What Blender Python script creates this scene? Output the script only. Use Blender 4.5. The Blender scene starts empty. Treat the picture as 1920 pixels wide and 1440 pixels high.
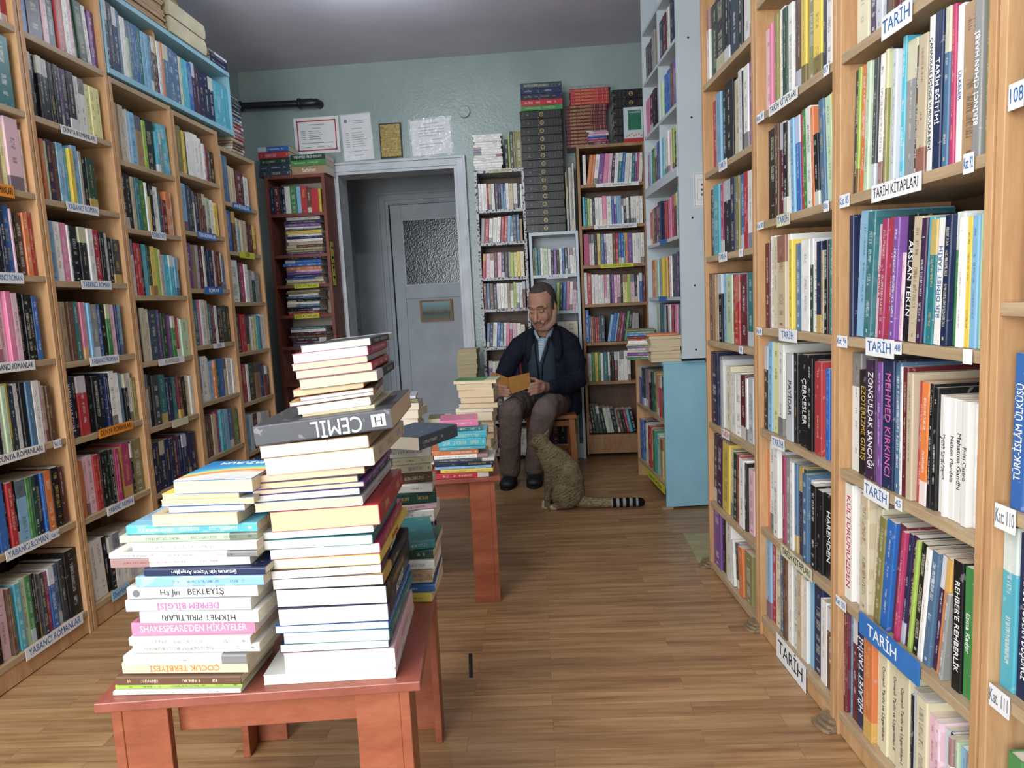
# A second-hand bookshop: bookcases left and right, two low tables with stacks, a man reading, a cat.
import bpy, bmesh, math, random
from mathutils import Vector, Matrix, noise

# ------------------------------------------------------------------ camera, world, lights
scene = bpy.context.scene
COL = scene.collection
CAM_H, F_PX = 1.16, 1329.99
RIGHT = Vector((0.99662591, 0.06571629, -0.04917482)); UP = Vector((0.04101502, 0.12021216, 0.99190060)); FWD = Vector((-0.07109544, 0.99057075, -0.11711120))
cam_data = bpy.data.cameras.new('camera')
cam = bpy.data.objects.new('camera', cam_data)
COL.objects.link(cam)
cam_data.sensor_fit = 'HORIZONTAL'; cam_data.sensor_width = 36.0
cam_data.lens = 36.0 * F_PX / 1920.0
cam_data.clip_start = 0.02; cam_data.clip_end = 60
cam.matrix_world = Matrix(((RIGHT.x, UP.x, -FWD.x, 0), (RIGHT.y, UP.y, -FWD.y, 0), (RIGHT.z, UP.z, -FWD.z, CAM_H), (0, 0, 0, 1)))
scene.camera = cam

world = bpy.data.worlds.new('world'); scene.world = world
world.use_nodes = True
wn = world.node_tree.nodes['Background']
wn.inputs[0].default_value = (0.62, 0.74, 0.95, 1); wn.inputs[1].default_value = 0.5

def area_light(name, loc, target, sx, sy, power, colour):
    d = bpy.data.lights.new(name, 'AREA'); d.shape = 'RECTANGLE'; d.size = sx; d.size_y = sy
    d.energy = power; d.color = colour
    o = bpy.data.objects.new(name, d); COL.objects.link(o); o.location = loc
    o.rotation_euler = (Vector(target) - Vector(loc)).to_track_quat('-Z', 'Y').to_euler()
    return o
# daylight through the shop window behind the camera, and the fluorescent battens on the ceiling
area_light('window_daylight', (-1.15, -1.45, 1.55), (0.0, 3.0, 0.8), 1.9, 1.9, 135, (0.93, 0.97, 1.0))
area_light('ceiling_batten_light', (-1.05, 0.75, 2.84), (-0.75, 0.75, 0), 0.3, 1.2, 34, (1.0, 0.98, 0.95))
bulb = bpy.data.lights.new('ceiling_bulb_light', 'POINT'); bulb.energy = 15; bulb.color = (0.80, 0.90, 1.0); bulb.shadow_soft_size = 0.03
bo = bpy.data.objects.new('ceiling_bulb_light', bulb); COL.objects.link(bo); bo.location = (-0.93, 3.75, 2.675)

scene.view_settings.view_transform = 'Standard'
scene.view_settings.look = 'None'
scene.view_settings.exposure = 0.27
scene.view_settings.gamma = 1
scene.view_settings.use_curve_mapping = False

# ------------------------------------------------------------------ helpers
rnd = random.Random(7)
PI = math.pi
def srgb(h):
    c = [int(h[i:i+2], 16) / 255 for i in (0, 2, 4)]
    return tuple([x / 12.92 if x <= .04045 else ((x + .055) / 1.055) ** 2.4 for x in c]) + (1.0,)

def tag(o, label=None, cat=None, group=None, kind=None):
    if label: o['label'] = label
    if cat: o['category'] = cat
    if group: o['group'] = group
    if kind: o['kind'] = kind
    return o

def empty(name, loc=(0, 0, 0), rz=0.0, mat=None):
    o = bpy.data.objects.new(name, None); COL.objects.link(o)
    o.empty_display_size = .05
    if mat is not None: o.matrix_world = mat
    else:
        o.location = loc; o.rotation_euler = (0, 0, rz)
    return o

class MB:
    """collects faces and builds ONE mesh object"""
    def __init__(self):
        self.v = []; self.f = []; self.sm = []; self.mi = []
    def add(self, vs, fs, smooth=False, mi=0):
        n = len(self.v); self.v += [tuple(p) for p in vs]
        for f in fs:
            self.f.append(tuple(i + n for i in f)); self.sm.append(smooth); self.mi.append(mi)
    def box(self, x0, x1, y0, y1, z0, z1, m=None, mi=0):
        vs = [Vector((x, y, z)) for z in (z0, z1) for y in (y0, y1) for x in (x0, x1)]
        if m is not None: vs = [m @ p for p in vs]
        self.add(vs, [(0, 2, 3, 1), (4, 5, 7, 6), (0, 1, 5, 4), (2, 6, 7, 3), (0, 4, 6, 2), (1, 3, 7, 5)], mi=mi)
        return self
    def prism(self, poly, z0, z1, m=None, mi=0, smooth=False):
        n = len(poly)
        vs = [Vector((x, y, z0)) for x, y in poly] + [Vector((x, y, z1)) for x, y in poly]
        if m is not None: vs = [m @ p for p in vs]
        self.add(vs, [tuple(range(n))[::-1], tuple(range(n, 2 * n))] + [(i, (i + 1) % n, n + (i + 1) % n, n + i) for i in range(n)], smooth, mi)
        return self
    def tube(self, pts, rad, seg=12, side=None, smooth=True):
        """closed tube with domed ends through pts; rad = list of r or (ra, rb); side = direction of ra"""
        P = [Vector(p) for p in pts]
        R = [(r, r) if not isinstance(r, tuple) else r for r in rad]
        n = len(P)
        T = [(P[min(i + 1, n - 1)] - P[max(i - 1, 0)]).normalized() for i in range(n)]
        ref = Vector(side) if side else (Vector((0, 0, 1)) if abs(T[0].z) < .9 else Vector((1, 0, 0)))
        rings = []
        def ring(c, t, a, b):
            s = (ref - t * ref.dot(t)); s = s.normalized() if s.length > 1e-5 else t.orthogonal().normalized()
            u = t.cross(s)
            return [c + s * (a * math.cos(2 * PI * k / seg)) + u * (b * math.sin(2 * PI * k / seg)) for k in range(seg)]
        a0, b0 = R[0]; a1, b1 = R[-1]
        for q in (80, 55, 28):
            w = math.cos(math.radians(q)); h = math.sin(math.radians(q)) * min(a0, b0)
            rings.append(ring(P[0] - T[0] * h, T[0], a0 * w, b0 * w))
        for i in range(n): rings.append(ring(P[i], T[i], *R[i]))
        for q in (28, 55, 80):
            w = math.cos(math.radians(q)); h = math.sin(math.radians(q)) * min(a1, b1)
            rings.append(ring(P[-1] + T[-1] * h, T[-1], a1 * w, b1 * w))
        vs = [p for r in rings for p in r]; fs = []
        for j in range(len(rings) - 1):
            for k in range(seg):
                fs.append((j * seg + k, j * seg + (k + 1) % seg, (j + 1) * seg + (k + 1) % seg, (j + 1) * seg + k))
        fs.append(tuple(range(seg))[::-1]); L = (len(rings) - 1) * seg
        fs.append(tuple(range(L, L + seg)))
        self.add(vs, fs, smooth)
        return self
    def cyl(self, p0, p1, r, seg=16, smooth=True):
        p0, p1 = Vector(p0), Vector(p1); t = (p1 - p0).normalized(); s = t.orthogonal().normalized(); u = t.cross(s)
        vs = [c + s * (r * math.cos(2 * PI * k / seg)) + u * (r * math.sin(2 * PI * k / seg)) for c in (p0, p1) for k in range(seg)]
        self.add(vs, [(k, (k + 1) % seg, seg + (k + 1) % seg, seg + k) for k in range(seg)], smooth)
        self.add([], []) 
        n = len(self.v) - 2 * seg
        self.f.append(tuple(range(n, n + seg))[::-1]); self.sm.append(False); self.mi.append(0)
        self.f.append(tuple(range(n + seg, n + 2 * seg))); self.sm.append(False); self.mi.append(0)
        return self
    def ell(self, c, r, rot=None, seg=16, rings=10):
        c = Vector(c); vs = []; fs = []
        for i in range(1, rings):
            th = PI * i / rings
            for k in range(seg):
                ph = 2 * PI * k / seg
                vs.append(Vector((r[0] * math.sin(th) * math.cos(ph), r[1] * math.sin(th) * math.sin(ph), r[2] * math.cos(th))))
        for i in range(rings - 2):
            for k in range(seg):
                fs.append((i * seg + k, (i + 1) * seg + k, (i + 1) * seg + (k + 1) % seg, i * seg + (k + 1) % seg))
        t = len(vs); vs.append(Vector((0, 0, r[2]))); vs.append(Vector((0, 0, -r[2])))
        for k in range(seg):
            fs.append((t, k, (k + 1) % seg)); b = (rings - 2) * seg
            fs.append((t + 1, b + (k + 1) % seg, b + k))
        if rot is not None: vs = [rot @ p for p in vs]
        self.add([p + c for p in vs], fs, True)
        return self
    def xf(self, m):
        self.v = [tuple(m @ Vector(p)) for p in self.v]
        return self
    def build(self, name, mats, parent=None, bevel=0, remesh=0, smooth_it=0, mw=None):
        me = bpy.data.meshes.new(name); me.from_pydata(self.v, [], self.f)
        for i, p in enumerate(me.polygons):
            p.use_smooth = self.sm[i]; p.material_index = self.mi[i]
        for m in (mats if isinstance(mats, (list, tuple)) else [mats]): me.materials.append(m)
        me.update()
        o = bpy.data.objects.new(name, me); COL.objects.link(o)
        if parent is not None: o.parent = parent
        if mw is not None: o.matrix_local = mw
        if bevel:
            b = o.modifiers.new('soft_edges', 'BEVEL'); b.width = bevel; b.segments = 2; b.limit_method = 'ANGLE'
        if remesh:
            r = o.modifiers.new('one_skin', 'REMESH'); r.mode = 'VOXEL'; r.voxel_size = remesh; r.use_smooth_shade = True
            if smooth_it:
                s = o.modifiers.new('relax', 'SMOOTH'); s.iterations = smooth_it; s.factor = .5
        return o

def text(name, s, mat, size, m, parent=None, extrude=.0004, align='CENTER', width=None):
    """lettering; m places the text plane (x = reading direction, y = up, z = out of the surface)"""
    c = bpy.data.curves.new(name, 'FONT'); c.body = s; c.size = size; c.extrude = extrude
    c.align_x = align; c.align_y = 'CENTER'; c.resolution_u = 2
    c.materials.append(mat)
    o = bpy.data.objects.new(name, c); COL.objects.link(o)
    if parent is not None: o.parent = parent
    o.matrix_local = m
    me = bpy.data.meshes.new_from_object(o); me.name = name
    xs = [v.co.x for v in me.vertices] or [0, 1]
    w = max(xs) - min(xs)
    if width and w > width:                     # squeeze to the width the lettering has
        for v in me.vertices: v.co.x *= width / w
    bpy.data.objects.remove(o); bpy.data.curves.remove(c)
    if not me.materials: me.materials.append(mat)
    o = bpy.data.objects.new(name, me); COL.objects.link(o)
    if parent is not None: o.parent = parent
    o.matrix_local = m
    return o

def frame(o, x, y, z):
    return Matrix(((x[0], y[0], z[0], o[0]), (x[1], y[1], z[1], o[1]), (x[2], y[2], z[2], o[2]), (0, 0, 0, 1)))

# ------------------------------------------------------------------ materials
def newmat(name):
    m = bpy.data.materials.new(name); m.use_nodes = True
    nt = m.node_tree; b = nt.nodes['Principled BSDF']
    return m, nt, b
def nd(nt, t, **kw):
    n = nt.nodes.new(t)
    for k, v in kw.items():
        if k.startswith('i_'):
            n.inputs[int(k[2:]) if k[2:].isdigit() else k[2:].replace('_', ' ')].default_value = v
        else: setattr(n, k, v)
    return n
def mth(nt, op, a, b=None, c=None):
    n = nt.nodes.new('ShaderNodeMath'); n.operation = op
    for i, x in enumerate((a, b, c)):
        if x is None: continue
        if isinstance(x, (int, float)): n.inputs[i].default_value = x
        else: nt.links.new(x, n.inputs[i])
    return n.outputs[0]
def mix(nt, fac, a, b, blend='MIX'):
    n = nt.nodes.new('ShaderNodeMix'); n.data_type = 'RGBA'; n.blend_type = blend
    for s, x in ((n.inputs[0], fac), (n.inputs[6], a), (n.inputs[7], b)):
        if isinstance(x, (int, float)): s.default_value = x
        elif isinstance(x, tuple): s.default_value = x
        else: nt.links.new(x, s)
    return n.outputs[2]
def ramp(nt, fac, stops):
    n = nt.nodes.new('ShaderNodeValToRGB'); e = n.color_ramp.elements
    while len(e) < len(stops): e.new(.5)
    for i, (p, c) in enumerate(stops): e[i].position = p; e[i].color = c
    nt.links.new(fac, n.inputs[0]); return n.outputs[0]
def coords(nt, scale=(1, 1, 1), kind='Object', rot=(0, 0, 0)):
    t = nt.nodes.new('ShaderNodeTexCoord'); m = nt.nodes.new('ShaderNodeMapping')
    m.inputs['Scale'].default_value = scale; m.inputs['Rotation'].default_value = rot
    nt.links.new(t.outputs[kind], m.inputs[0]); return m.outputs[0]
def noise_tex(nt, vec, scale, detail=3, rough=.55):
    n = nd(nt, 'ShaderNodeTexNoise'); n.inputs['Scale'].default_value = scale
    n.inputs['Detail'].default_value = detail; n.inputs['Roughness'].default_value = rough
    if vec is not None: nt.links.new(vec, n.inputs['Vector'])
    return n.outputs['Fac']
def bump(nt, b, h, strength=.2, dist=.01):
    n = nt.nodes.new('ShaderNodeBump'); n.inputs['Strength'].default_value = strength; n.inputs['Distance'].default_value = dist
    nt.links.new(h, n.inputs['Height']); nt.links.new(n.outputs[0], b.inputs['Normal'])

def plain(name, hexc, rough=.6, var=.06, scale=30, spec=.4, metal=0, bmp=0, bscale=80):
    m, nt, b = newmat(name); c = srgb(hexc)
    v = coords(nt); f = noise_tex(nt, v, scale)
    d = tuple(x * (1 - var * 2) for x in c[:3]) + (1,); l = tuple(min(1, x * (1 + var * 2)) for x in c[:3]) + (1,)
    nt.links.new(ramp(nt, f, [(.3, d), (.7, l)]), b.inputs['Base Color'])
    b.inputs['Roughness'].default_value = rough; b.inputs['Specular IOR Level'].default_value = spec; b.inputs['Metallic'].default_value = metal
    if bmp: bump(nt, b, noise_tex(nt, v, bscale), bmp, .004 if bscale > 12 else .03)
    return m
def wood(name, dark, mid, light, scale=(1.2, 14, 14), rough=.5, spec=.4, rot=(0, 0, 0)):
    m, nt, b = newmat(name)
    v = coords(nt, scale, rot=rot)
    w = noise_tex(nt, v, 2.2, 5, .6); g = noise_tex(nt, coords(nt, tuple(s * 6 for s in scale), rot=rot), 3.0, 3, .6)
    f = mth(nt, 'ADD', mth(nt, 'MULTIPLY', w, .75), mth(nt, 'MULTIPLY', g, .25))
    nt.links.new(ramp(nt, f, [(.34, srgb(dark)), (.5, srgb(mid)), (.66, srgb(light))]), b.inputs['Base Color'])
    b.inputs['Roughness'].default_value = rough; b.inputs['Specular IOR Level'].default_value = spec
    return m
def laminate_floor():
    m, nt, b = newmat('laminate_floor')
    v = coords(nt, (1, 1, 1), rot=(0, 0, math.radians(-2.0)))
    br = nd(nt, 'ShaderNodeTexBrick'); nt.links.new(v, br.inputs['Vector'])
    br.offset = .37; br.inputs['Scale'].default_value = 1.0
    br.inputs['Brick Width'].default_value = .62; br.inputs['Row Height'].default_value = .066
    br.inputs['Mortar Size'].default_value = .0007; br.inputs['Mortar Smooth'].default_value = .3
    br.inputs['Color1'].default_value = (0, 0, 0, 1); br.inputs['Color2'].default_value = (1, 1, 1, 1); br.inputs['Mortar'].default_value = (.5, .5, .5, 1)
    sep = nd(nt, 'ShaderNodeSeparateColor'); nt.links.new(br.outputs['Color'], sep.inputs[0])
    rv = sep.outputs[0]
    # shift the grain from board to board
    vadd = nd(nt, 'ShaderNodeVectorMath', operation='ADD'); comb = nd(nt, 'ShaderNodeCombineXYZ')
    nt.links.new(mth(nt, 'MULTIPLY', rv, 17.0), comb.inputs[0]); nt.links.new(mth(nt, 'MULTIPLY', rv, 5.0), comb.inputs[2])
    nt.links.new(v, vadd.inputs[0]); nt.links.new(comb.outputs[0], vadd.inputs[1])
    mp = nd(nt, 'ShaderNodeMapping'); mp.inputs['Scale'].default_value = (1.5, 22, 4); nt.links.new(vadd.outputs[0], mp.inputs[0])
    g = noise_tex(nt, mp.outputs[0], 1.6, 6, .62)
    mp2 = nd(nt, 'ShaderNodeMapping'); mp2.inputs['Scale'].default_value = (6, 160, 4); nt.links.new(vadd.outputs[0], mp2.inputs[0])
    g2 = noise_tex(nt, mp2.outputs[0], 2, 3, .6)
    col = ramp(nt, g, [(.30, srgb('77583d')), (.45, srgb('96744f')), (.58, srgb('a88660')), (.75, srgb('b69871'))])
    col = mix(nt, mth(nt, 'MULTIPLY', g2, .35), col, srgb('7d5a3e'))
    tint = ramp(nt, rv, [(0.0, (.84, .79, .78, 1)), (.5, (1, .97, .95, 1)), (1.0, (1.06, 1.04, .95, 1))])
    col = mix(nt, 1.0, col, tint, 'MULTIPLY')
    col = mix(nt, mth(nt, 'MULTIPLY', br.outputs['Fac'], .55), col, srgb('4a3222'))
    nt.links.new(col, b.inputs['Base Color'])
    b.inputs['Roughness'].default_value = .36; b.inputs['Specular IOR Level'].default_value = .42
    bump(nt, b, mth(nt, 'SUBTRACT', mth(nt, 'MULTIPLY', g2, .4), br.outputs['Fac']), .12, .002)
    return m
def green_wall():
    m, nt, b = newmat('green_gloss_paint')
    v = coords(nt); f = noise_tex(nt, v, 2.5, 4)
    c = ramp(nt, f, [(.3, srgb('879792')), (.7, srgb('97a6a1'))])
    nt.links.new(c, b.inputs['Base Color']); b.inputs['Roughness'].default_value = .3; b.inputs['Specular IOR Level'].default_value = .45
    bump(nt, b, noise_tex(nt, v, 60, 3), .35, .006)
    return m

def cover_mat():
    """book covers: colours come from the book itself; lettering runs along each spine"""
    m, nt, b = newmat('book_cover')
    a1 = nd(nt, 'ShaderNodeAttribute', attribute_name='col'); a2 = nd(nt, 'ShaderNodeAttribute', attribute_name='ink')
    a3 = nd(nt, 'ShaderNodeAttribute', attribute_name='dat')
    uv = nd(nt, 'ShaderNodeUVMap', uv_map='UVMap'); s = nd(nt, 'ShaderNodeSeparateXYZ'); nt.links.new(uv.outputs[0], s.inputs[0])
    U, V = s.outputs[0], s.outputs[1]
    d = nd(nt, 'ShaderNodeSeparateColor'); nt.links.new(a3.outputs['Color'], d.inputs[0])
    seed, length, spine = d.outputs[0], d.outputs[1], d.outputs[2]
    typ = a3.outputs['Alpha']
    def nz(x, y, z, sc=1.0):
        c = nd(nt, 'ShaderNodeCombineXYZ')
        for i, q in enumerate((x, y, z)):
            if isinstance(q, (int, float)): c.inputs[i].default_value = q
            else: nt.links.new(q, c.inputs[i])
        return noise_tex(nt, c.outputs[0], sc, 1, .5)
    s100 = mth(nt, 'MULTIPLY', seed, 97.0)
    Vm = mth(nt, 'MULTIPLY', V, length)                          # decimetres along the spine
    let = mth(nt, 'GREATER_THAN', nz(mth(nt, 'MULTIPLY', Vm, 85.0), mth(nt, 'MULTIPLY', U, 3.0), s100), .5)
    word = mth(nt, 'GREATER_THAN', nz(mth(nt, 'MULTIPLY', Vm, 3.2), 3.3, s100), .47)
    inU = mth(nt, 'LESS_THAN', mth(nt, 'ABSOLUTE', mth(nt, 'SUBTRACT', U, .5)), mth(nt, 'ADD', .08, mth(nt, 'MULTIPLY', seed, .16)))
    inV = mth(nt, 'LESS_THAN', mth(nt, 'ABSOLUTE', mth(nt, 'SUBTRACT', V, .53)), .38)
    tx = mth(nt, 'MULTIPLY', mth(nt, 'MULTIPLY', let, word), mth(nt, 'MULTIPLY', inU, inV))
    logo = mth(nt, 'MULTIPLY', mth(nt, 'LESS_THAN', mth(nt, 'ABSOLUTE', mth(nt, 'SUBTRACT', V, .055)), .014), mth(nt, 'LESS_THAN', mth(nt, 'ABSOLUTE', mth(nt, 'SUBTRACT', U, .5)), mth(nt, 'SUBTRACT', mth(nt, 'MULTIPLY', seed, .4), .2)))
    tx = mth(nt, 'MAXIMUM', tx, logo)
    # designs: a band at the foot or head (typ < .22), a printed picture (typ > .74)
    band = mth(nt, 'MULTIPLY', mth(nt, 'LESS_THAN', typ, .11), mth(nt, 'LESS_THAN', V, .2))
    band = mth(nt, 'MAXIMUM', band, mth(nt, 'MULTIPLY', mth(nt, 'COMPARE', typ, .165, .055), mth(nt, 'GREATER_THAN', V, .72)))
    c0 = mix(nt, mth(nt, 'MULTIPLY', band, .75), a1.outputs['Color'], a2.outputs['Color'])
    pic = mth(nt, 'MULTIPLY', mth(nt, 'GREATER_THAN', typ, .84), mth(nt, 'GREATER_THAN', nz(mth(nt, 'MULTIPLY', Vm, 2.2), mth(nt, 'MULTIPLY', U, .8), s100), .54))
    hs = nd(nt, 'ShaderNodeHueSaturation'); hs.inputs['Saturation'].default_value = .6; hs.inputs['Value'].default_value = 1.25
    nt.links.new(mth(nt, 'ADD', .46, mth(nt, 'MULTIPLY', seed, .08)), hs.inputs['Hue']); nt.links.new(a1.outputs['Color'], hs.inputs['Color'])
    c1 = mix(nt, mth(nt, 'MULTIPLY', pic, .45), c0, hs.outputs[0])
    ink_f = mth(nt, 'MULTIPLY', mth(nt, 'MULTIPLY', tx, spine), .62)
    c2 = mix(nt, ink_f, c1, a2.outputs['Color'])
    wear = noise_tex(nt, coords(nt), 55, 3)
    c3 = mix(nt, mth(nt, 'MULTIPLY', mth(nt, 'GREATER_THAN', wear, .66), .18), c2, (.6, .58, .54, 1))
    nt.links.new(c3, b.inputs['Base Color'])
    b.inputs['Roughness'].default_value = .38; b.inputs['Specular IOR Level'].default_value = .4
    return m
def page_mat():
    m, nt, b = newmat('book_pages')
    a1 = nd(nt, 'ShaderNodeAttribute', attribute_name='col')
    uv = nd(nt, 'ShaderNodeUVMap', uv_map='UVMap')
    mp = nd(nt, 'ShaderNodeMapping'); mp.inputs['Scale'].default_value = (2.6, .01, 1); nt.links.new(uv.outputs[0], mp.inputs[0])
    f = noise_tex(nt, mp.outputs[0], 1.0, 4, .7)
    k = ramp(nt, f, [(.35, (.80, .78, .74, 1)), (.62, (1, 1, 1, 1))])
    nt.links.new(mix(nt, 1.0, a1.outputs['Color'], k, 'MULTIPLY'), b.inputs['Base Color'])
    b.inputs['Roughness'].default_value = .85; b.inputs['Specular IOR Level'].default_value = .1
    return m
def fur(name, stripes=True, tail=False):
    m, nt, b = newmat(name)
    v = coords(nt)
    n1 = noise_tex(nt, v, 22, 3)
    s = nd(nt, 'ShaderNodeSeparateXYZ'); nt.links.new(v, s.inputs[0])
    if tail:
        w = mth(nt, 'SINE', mth(nt, 'ADD', mth(nt, 'MULTIPLY', s.outputs[0], 2 * PI / .036), mth(nt, 'MULTIPLY', n1, 1.2)))
        ring = mth(nt, 'MULTIPLY', mth(nt, 'GREATER_THAN', w, -.15), mth(nt, 'GREATER_THAN', s.outputs[0], .235))
        tip = mth(nt, 'GREATER_THAN', s.outputs[0], .387)
        r2 = mth(nt, 'MAXIMUM', ring, tip)
        base = ramp(nt, noise_tex(nt, coords(nt, (1, 3, 3)), 60, 3), [(.35, srgb('5f5340')), (.65, srgb('998a6c'))])
        greyer = mth(nt, 'GREATER_THAN', s.outputs[0], .24)
        base = mix(nt, mth(nt, 'MULTIPLY', greyer, .75), base, srgb('8f918c'))
        col = mix(nt, r2, base, srgb('14110f'))
    else:
        mp = nd(nt, 'ShaderNodeMapping'); mp.inputs['Scale'].default_value = (1, .5, 1); mp.inputs['Rotation'].default_value = (0, math.radians(28), 0)
        nt.links.new(v, mp.inputs[0])
        wv = nd(nt, 'ShaderNodeTexWave'); wv.wave_type = 'BANDS'; wv.bands_direction = 'Z'
        wv.inputs['Scale'].default_value = 19; wv.inputs['Distortion'].default_value = 10; wv.inputs['Detail'].default_value = 3; wv.inputs['Detail Scale'].default_value = 2.2
        nt.links.new(mp.outputs[0], wv.inputs['Vector'])
        base = ramp(nt, n1, [(.3, srgb('75684f')), (.7, srgb('928266'))])
        col = mix(nt, mth(nt, 'MULTIPLY', mth(nt, 'MULTIPLY', ramp(nt, wv.outputs['Fac'], [(.45, (0, 0, 0, 1)), (.95, (1, 1, 1, 1))]), .75), ramp(nt, noise_tex(nt, v, 34, 2), [(.35, (.15, .15, .15, 1)), (.6, (1, 1, 1, 1))])), base, srgb('3d3225'))
        fine = noise_tex(nt, coords(nt, (1, 1, .3)), 260, 2)
        col = mix(nt, mth(nt, 'MULTIPLY', fine, .3), col, srgb('5a4c38'))
    nt.links.new(col, b.inputs['Base Color']); b.inputs['Roughness'].default_value = .9; b.inputs['Specular IOR Level'].default_value = .1
    bump(nt, b, noise_tex(nt, coords(nt, (1, 1, .4)), 240, 2), .5, .004)
    return m

M = {}
M['birch'] = wood('birch_board', 'a67d55', 'ba9066', 'c9a178', (8, 8, 1.0))
M['shelf_birch'] = wood('birch_shelf', '988062', 'aa9273', 'b9a283', (1.0, 8, 14))
M['case_wood'] = wood('brown_board', '7c5a3c', '94704c', 'a5805a', (7, 7, 1.0))
M['mahogany'] = wood('mahogany_board', '6b362c', '7a4236', '875044', (7, 7, 1.0))
M['cherry'] = wood('cherry_veneer', '7f432e', '935138', 'a15f45', (2, 2, 7), rough=.35)
M['cherry_top'] = wood('cherry_table_top', '7f4335', '8d4e40', '99594a', (4, 2, 4), rough=.3)
M['stool_wood'] = wood('stool_wood', '7a4a26', '9a6034', 'ad7444', (6, 6, 1))
M['floor'] = laminate_floor()
M['green'] = green_wall()
M['ceiling'] = plain('ceiling_paint', 'cccad6', .8, .03, 3, .1)
M['door_grey'] = plain('grey_door_paint', 'b4bcc2', .45, .05, 4, .3)
M['frame_white'] = plain('white_door_frame_paint', 'bcc1c6', .4, .06, 6, .35)
M['white_board'] = plain('white_laminate', 'bfc8cd', .4, .02, 4, .4)
M['blue_board'] = plain('light_blue_laminate', '8ab8c8', .45, .04, 5, .35)
M['back_board'] = plain('pale_back_board', 'b5a99a', .8, .04, 5)
M['dark_back'] = wood('shaded_brown_back_board', '523a2a', '604531', '6d5039', (4, 4, 1))  # shelf backs: the shade inside the cases is put into this darker brown
M['pipe'] = plain('black_pipe_paint', '1a1e24', .35, .1, 20, .5)
M['paper'] = plain('white_paper', 'dcdcdc', .7, .02, 5)
M['blue_paper'] = plain('blue_label_card', '2f6db0', .5, .04, 20)
M['yellow_paper'] = plain('yellow_label_card', 'c8c63c', .6, .04, 20)
M['orange_paper'] = plain('orange_label_card', 'e08a2a', .6, .04, 20)
M['lightblue_paper'] = plain('pale_blue_label_card', '9cc4d8', .6, .04, 20)
M['cream_paper'] = plain('cream_label_card', 'c8c6a8', .6, .04, 20)
M['ink_black'] = plain('black_ink', '15161a', .7, 0)
M['ink_blue'] = plain('blue_ink', '2a5a94', .7, 0)
M['ink_white'] = plain('white_ink', 'e8e8e4', .6, 0)
M['ink_red'] = plain('red_ink', 'b02a2c', .7, 0)
M['ink_orange'] = plain('orange_ink', 'd07a30', .7, 0)
M['ink_pink'] = plain('pink_ink', 'd060a0', .7, 0)
M['ink_gold'] = plain('gold_ink', 'c9a95a', .4, 0)
M['dim_gold'] = plain('tarnished_gilt', '766d55', .45, 0)
M['ink_grey'] = plain('grey_ink', '6a6c70', .7, 0)
M['skin'] = plain('skin', 'a87d69', .55, .06, 25, .35, 0, .15, 120)
M['hair'] = plain('greying_dark_hair', '443e3a', .75, .3, 160, .2, 0, .5, 220)
M['stubble'] = plain('grey_moustache', '6e5a4e', .85, .2, 200)
M['lip'] = plain('lip_skin', '94574c', .5, .05, 25)
M['jacket'] = plain('dark_navy_jacket_cloth', '1a1d29', .85, .08, 12, .15, 0, .9, 10)
M['vest'] = plain('slate_vest_cloth', '333d47', .85, .06, 12, .15, 0, .2, 30)
M['trousers'] = plain('brown_grey_trouser_cloth', '6e625d', .85, .06, 10, .15, 0, 1.0, 9)
M['shoe'] = plain('black_shoe_leather', '1b1e24', .5, .1, 30, .4)
M['rubber'] = plain('shoe_sole_rubber', '121417', .7, .05, 30)
M['ochre'] = plain('ochre_cloth_cover', '9a6a2c', .7, .05, 20)
M['cardboard'] = wood('old_cardboard', '8a6a4a', 'a08260', 'b49670', (6, 6, 60))
M['old_block'] = wood('weathered_block', '6a5844', '7d6a52', '8f7b60', (6, 30, 30))
M['gold'] = plain('gold_plaque', '8f7c42', .4, .25, 60, .5, .4)
M['metal'] = plain('dark_metal', '3a3c40', .35, .05, 20, .5, .8)
M['fur'] = fur('tabby_fur'); M['tail'] = fur('ringed_tail_fur', tail=True)
M['cat_pale'] = plain('pale_fur', 'b9a98a', .9, .1, 60, .1)
M['cover'] = cover_mat(); M['pages'] = page_mat()

def shirt_mat():
    m, nt, b = newmat('checked_shirt_cloth')
    v = coords(nt); s = nd(nt, 'ShaderNodeSeparateXYZ'); nt.links.new(v, s.inputs[0])
    a = mth(nt, 'GREATER_THAN', mth(nt, 'SINE', mth(nt, 'MULTIPLY', s.outputs[0], 2 * PI / .011)), .75)
    c = mth(nt, 'GREATER_THAN', mth(nt, 'SINE', mth(nt, 'MULTIPLY', s.outputs[2], 2 * PI / .011)), .75)
    nt.links.new(mix(nt, mth(nt, 'MULTIPLY', mth(nt, 'MAXIMUM', a, c), .7), srgb('a9bcc8'), srgb('4f6880')), b.inputs['Base Color'])
    b.inputs['Roughness'].default_value = .8
    return m
M['shirt'] = shirt_mat()
def frosted():
    m, nt, b = newmat('frosted_dark_glass')
    v = coords(nt)
    nt.links.new(ramp(nt, noise_tex(nt, v, 5, 3), [(.35, srgb('232b38')), (.7, srgb('3a4552'))]), b.inputs['Base Color'])
    b.inputs['Roughness'].default_value = .22; b.inputs['Specular IOR Level'].default_value = .6
    vo = nd(nt, 'ShaderNodeTexVoronoi'); vo.inputs['Scale'].default_value = 70; nt.links.new(v, vo.inputs['Vector'])
    bump(nt, b, vo.outputs['Distance'], .22, .004)
    return m
M['frosted'] = frosted()
def plastic():
    m, nt, b = newmat('clear_plastic_sleeve')
    b.inputs['Base Color'].default_value = (.9, .92, .95, 1); b.inputs['Alpha'].default_value = .22
    b.inputs['Roughness'].default_value = .12; b.inputs['Specular IOR Level'].default_value = .9
    v = coords(nt); bump(nt, b, noise_tex(nt, v, 14, 3), .8, .02)
    return m
M['plastic'] = plastic()
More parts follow.
